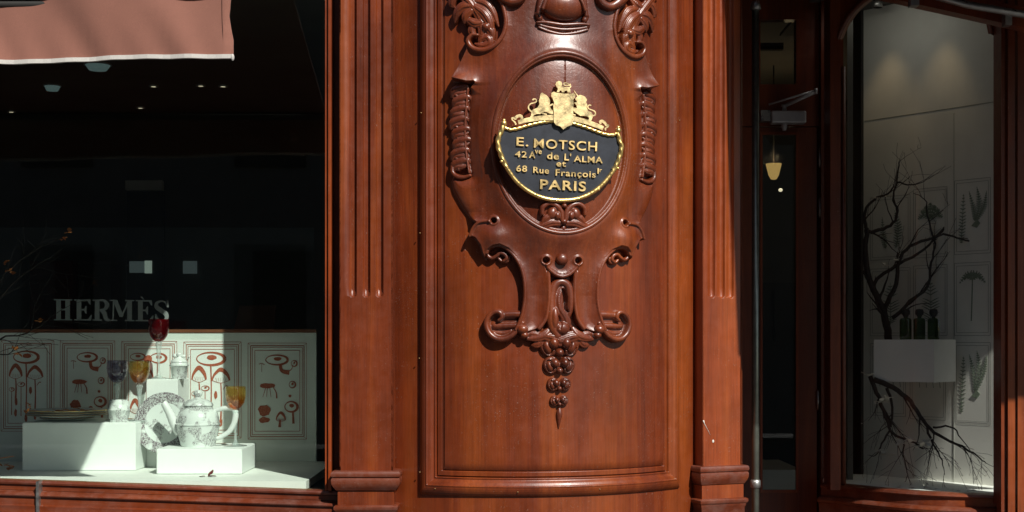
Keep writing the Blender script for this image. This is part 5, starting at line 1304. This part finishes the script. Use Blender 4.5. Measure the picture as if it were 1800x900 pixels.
for (x0, x1, y0, y1, kd), lab in zip(cells, labs):
    o = thing('fern_print', lab, 'print', niche_map((x0 + x1) / 2, y1, 0), 'botanical prints on the niche wall')
    g = MB(); rect_lines(g, x0, x1, y0, y1, .8, niche_map, .06); rect_lines(g, x0 + 3.5, x1 - 3.5, y0 + 5, y1 - 5, .7, niche_map, .08); g.build('border', M['inkline'], o)
    g = MB(); hc = [.1]
    cx = (x0 + x1) / 2
    if kd == 2:
        frond(g, [(x0 + 12, y1 - 20), (x0 + 14, y0 + 70), (x0 + 16, y0 + 24)], 7, hc, 16); frond(g, [(cx + 4, y1 - 56), (cx + 2, y0 + 50), (cx - 6, y0 + 20)], 5, hc); frond(g, [(cx + 5, y1 - 56), (cx + 12, y0 + 45), (cx + 8, y0 + 14)], 6, hc); frond(g, [(cx + 7, y1 - 56), (cx + 20, y0 + 50), (cx + 25, y0 + 22)], 5, hc)
        flat_poly(g, [(cx - 2, y1 - 48), (cx + 8, y1 - 58), (cx + 14, y1 - 52), (cx + 8, y1 - 44)], 0, hc[0], niche_map)
    elif kd == 1:
        for a in np.linspace(-1.1, 1.1, 7): frond(g, [(cx, y0 + 55), (cx + 14 * math.sin(a), y0 + 55 - 18 * math.cos(a)), (cx + 24 * math.sin(a), y0 + 52 - 26 * math.cos(a) + abs(a) * 12)], 6, hc, 8)
    elif kd == 4:
        flat_stroke(g, [(cx, y0 + 30), (cx - 1, y0 + 70), (cx - 2, y0 + 100)], 2, 0, .09, niche_map)
        for a in np.linspace(-1.5, 1.5, 8): frond(g, [(cx, y0 + 30), (cx + 11 * math.sin(a), y0 + 24 - 6 * math.cos(a)), (cx + 23 * math.sin(a), y0 + 36 - 10 * math.cos(a))], 5, hc, 7)
    elif kd == 3:
        frond(g, [(cx, y1 - 20), (cx + 1, y0 + 70), (cx, y0 + 26)], 16, hc, 12)
    elif kd == 0:
        frond(g, [(cx - 8, y1 - 20), (cx - 12, y0 + 70), (cx - 14, y0 + 36)], 6, hc); frond(g, [(cx + 10, y1 - 20), (cx + 14, y0 + 60), (cx + 8, y0 + 26)], 8, hc)
    else:
        for i in range(4):
            x = x0 + 14 + i * 12; cap = [(x + 3 * math.cos(t), y0 + 40 + 9 * math.sin(t)) for t in np.linspace(0, 6.28, 12)[:-1]]; flat_poly(g, cap, 0, hc[0], niche_map); hc[0] += .02; flat_stroke(g, [(x, y0 + 50), (x + 3, y0 + 78)], 1, 0, hc[0], niche_map); hc[0] += .02
    g.build('drawing', M['ink'], o)

# hanging box, bottles
yb = .95
bx = thing('display_box', 'grey white box fixed high in the niche, carrying three bottles', 'box', (WX(1600, yb), yb, WZ(671, yb)))
g = MB(); A = np.array([WX(1536, .99), .99]); B = np.array([WX(1642, .84), .84]); C_ = np.array([WX(1680, .98), .98]); Dd = A + (C_ - B)
g.plan([tuple(A), tuple(B), tuple(C_), tuple(Dd)], WZ(671, yb), WZ(597, yb)); b_ = g.build('shell', M['greywall'], bx)
zt = WZ(597, yb)
for i, (px, lab) in enumerate(((1592, 'dark green bottle, leftmost of the three on the box'), (1616, 'pale green bottle in the middle of the three on the box'), (1641, 'dark green bottle, rightmost of the three on the box'))):
    y_ = yb + .0; k = kz(y_); c = Vector((WX(px, y_), y_, zt + .0005)); o = thing('perfume_bottle', lab, 'bottle', c, 'green bottles on the niche box')
    g = MB(); 
    V = []; prof = [(9.5, 0), (10, 1), (10, 34), (8.5, 37), (3.5, 38), (3.5, 40)]
    for r, z in prof:
        for q in range(16):
            a = 2 * math.pi * q / 16; cc, ss = math.cos(a), math.sin(a); f_ = (abs(cc) ** 5 + abs(ss) ** 5) ** (-1 / 5.0)
            V.append((c.x + r * k * cc * f_, c.y + r * .6 * k * ss * f_, c.z + z * k))
    F = [(i_ * 16 + q, i_ * 16 + (q + 1) % 16, (i_ + 1) * 16 + (q + 1) % 16, (i_ + 1) * 16 + q) for i_ in range(5) for q in range(16)] + [tuple(range(16))]
    mesh_obj('flask', V, F, M['bottleglass'], o, auto=40)
    g = MB(); g.lathe([(a * k, b * k) for a, b in [(3.6, 40), (5, 41), (5, 43), (7, 44), (7.5, 49), (6, 53), (.1, 54)]], c, 16); g.build('stopper', M['black'], o, smooth=True)

# branches in the niche
rs = random.Random(4)
tips = []
ub = thing('upper_branch', 'bare dark branch rising behind the bottles in the niche', 'branch', W(1558, 597, 1.1))
g = MB(); y1_ = 1.12
limb(g, [(1562, 598), (1556, 560), (1540, 520), (1524, 480), (1522, 430), (1524, 400)], y1_, (.017, .010), rs, .3, 1, tips=tips)
limb(g, [(1524, 408), (1545, 405), (1570, 392), (1578, 370), (1570, 345), (1578, 315), (1580, 285)], y1_, (.009, .002), rs, .45, 1, tips=tips)
limb(g, [(1522, 400), (1520, 372), (1536, 350), (1560, 340), (1572, 325)], y1_, (.008, .003), rs, .45, 1, tips=tips)
limb(g, [(1578, 320), (1600, 325), (1620, 320), (1634, 312)], y1_ - .03, (.004, .001), rs, .7, 0, tips=tips)
limb(g, [(1560, 572), (1556, 540), (1576, 500), (1580, 460), (1600, 432), (1640, 418), (1660, 400), (1666, 370), (1662, 335)], y1_, (.012, .002), rs, .5, 1, tips=tips)
limb(g, [(1640, 418), (1664, 412), (1690, 420), (1716, 426), (1728, 430)], y1_ - .1, (.006, .0015), rs, .5, 1, tips=tips)
limb(g, [(1568, 560), (1600, 530), (1630, 505), (1636, 470), (1642, 440), (1644, 420)], y1_, (.009, .003), rs, .5, 1, tips=tips)
limb(g, [(1556, 545), (1535, 500), (1580, 465), (1622, 440), (1642, 420)], y1_ + .03, (.010, .004), rs, .6, 1, tips=tips)
limb(g, [(1640, 420), (1630, 380), (1626, 350), (1606, 340)], y1_, (.005, .001), rs, .5, 1, tips=tips)
limb(g, [(1648, 416), (1662, 396), (1674, 386), (1684, 378)], y1_, (.005, .001), rs, .55, 1, tips=tips)
g.build('limb', M['bark'], ub, smooth=True)
g = MB()
for a, b in ((1538, 348), (1560, 344), (1555, 466), (1574, 458)): blossom(g, W(a, b, y1_ - .03), .022, rs)
g.build('blossom', M['petal'], ub, smooth=True)
tips = []
lb = thing('hanging_branch', 'dark branch hanging below the box with white blossoms, in the niche', 'branch', W(1532, 662, .98))
g = MB(); y2_ = .98
yf_ = lambda a: .98 - (a - 1530) * .0009
limb(g, [(1530, 662), (1545, 700), (1560, 740), (1570, 762), (1600, 775), (1625, 790)], yf_, (.010, .003), rs, .55, 1, droop=.5, tips=tips)
limb(g, [(1536, 668), (1570, 682), (1600, 705), (1622, 740), (1650, 765), (1690, 785), (1715, 800), (1732, 815)], yf_, (.012, .002), rs, .55, 1, droop=.25, tips=tips)
limb(g, [(1560, 682), (1568, 715), (1566, 750)], yf_, (.007, .004), rs, .6, 1, droop=.3, tips=tips)
limb(g, [(1566, 755), (1550, 780), (1540, 800), (1528, 800)], yf_, (.005, .001), rs, .55, 1, droop=.4, tips=tips)
limb(g, [(1626, 745), (1640, 780), (1655, 810), (1660, 835)], yf_, (.006, .001), rs, .6, 1, droop=.3, tips=tips)
limb(g, [(1640, 752), (1670, 750), (1690, 770), (1710, 800)], yf_, (.005, .001), rs, .55, 1, droop=.3, tips=tips)
limb(g, [(1590, 772), (1588, 800), (1595, 830), (1590, 848)], yf_, (.004, .001), rs, .55, 1, droop=.3, tips=tips)
g.build('limb', M['bark'], lb, smooth=True)
g = MB()
for a, b in ((1527, 660), (1548, 706), (1560, 700), (1552, 792), (1563, 798), (1585, 778), (1600, 776), (1620, 784), (1628, 778)): blossom(g, W(a, b, yf_(a) - .02), .032, rs)
for t_ in tips[::3]:
    if t_.z < 1.45 and t_.z > 1.0: leaf(g, t_, .010, rs.uniform(0, 6), .2, rs.uniform(-1, 1))
g.build('blossom', M['petal'], lb, smooth=True)
g = MB()
for i in range(16):
    t = rs.uniform(.25, .85); p_ = wplan(t, -.07 - rs.uniform(0, .1)); leaf(g, (p_[0], p_[1], 1.0), rs.uniform(.008, .02), rs.uniform(0, 6.28), .2, rs.uniform(0, .4))
tag(g.build('fallen_blossoms', M['petal'], None, smooth=True), 'white petals fallen on the niche floor behind the bowed sill', 'petals')

# entrance awning above the frame, it throws the recess into shade
ew = thing('entrance_awning', 'dark canvas awning over the shop entrance, its folded arm crossing the top right corner', 'awning', (2.0, -.4, 2.9))
g = MB(); FL = (1.555, -.9, 2.78); BLp = (.90, .02, 3.45)
cz = lambda y: 2.78 + (y + .9) * .826
pc_ = [(FL[0], FL[1]), (3.03, -.9), (2.87, -.52), (2.99, -.55), (3.26, -.9), (4.5, -.9), (4.5, .02), (BLp[0], BLp[1])]  # slot in the front edge is added to let a sun streak through
flat_poly(g, pc_, 0, 1, lambda a, b, h: (a, b, cz(b) + .004 * h))
g.build('canopy', M['darkcloth'], ew)
g = MB(); g.box(.92, 4.5, .03, .3, 3.2, 3.46); g.build('cassette', M['dark'], ew)
# awning arm across the top right, dark
g = MB(); a_, b_ = Vector(W(1480, -22, .35)), Vector(W(1860, 62, .2)); d_ = Vector((0, 0, .075))
V = [a_, b_, b_ + d_, a_ + d_, a_ + Vector((0, .06, 0)), b_ + Vector((0, .06, 0)), b_ + d_ + Vector((0, .06, 0)), a_ + d_ + Vector((0, .06, 0))]
g.add(V, [(0, 1, 2, 3), (4, 5, 6, 7), (0, 1, 5, 4), (1, 2, 6, 5), (2, 3, 7, 6), (3, 0, 4, 7)]); g.build('folding_arm', M['wood'], ew)
g = MB(); g.tube([W(1560, -30, .22), W(1700, 8, .2), W(1860, 36, .15)], .014, 10); g.build('rod', M['steel'], ew, smooth=True)
g = MB(); q = W(1770, 36, .2); g.box(q[0] - .012, q[0] + .012, q[1] - .02, q[1] + .02, q[2] - .02, q[2] + .03); q = W(1606, 2, .2); g.box(q[0] - .015, q[0] + .015, q[1] - .02, q[1] + .02, q[2] - .02, q[2] + .02); g.build('bracket', M['steel'], ew)
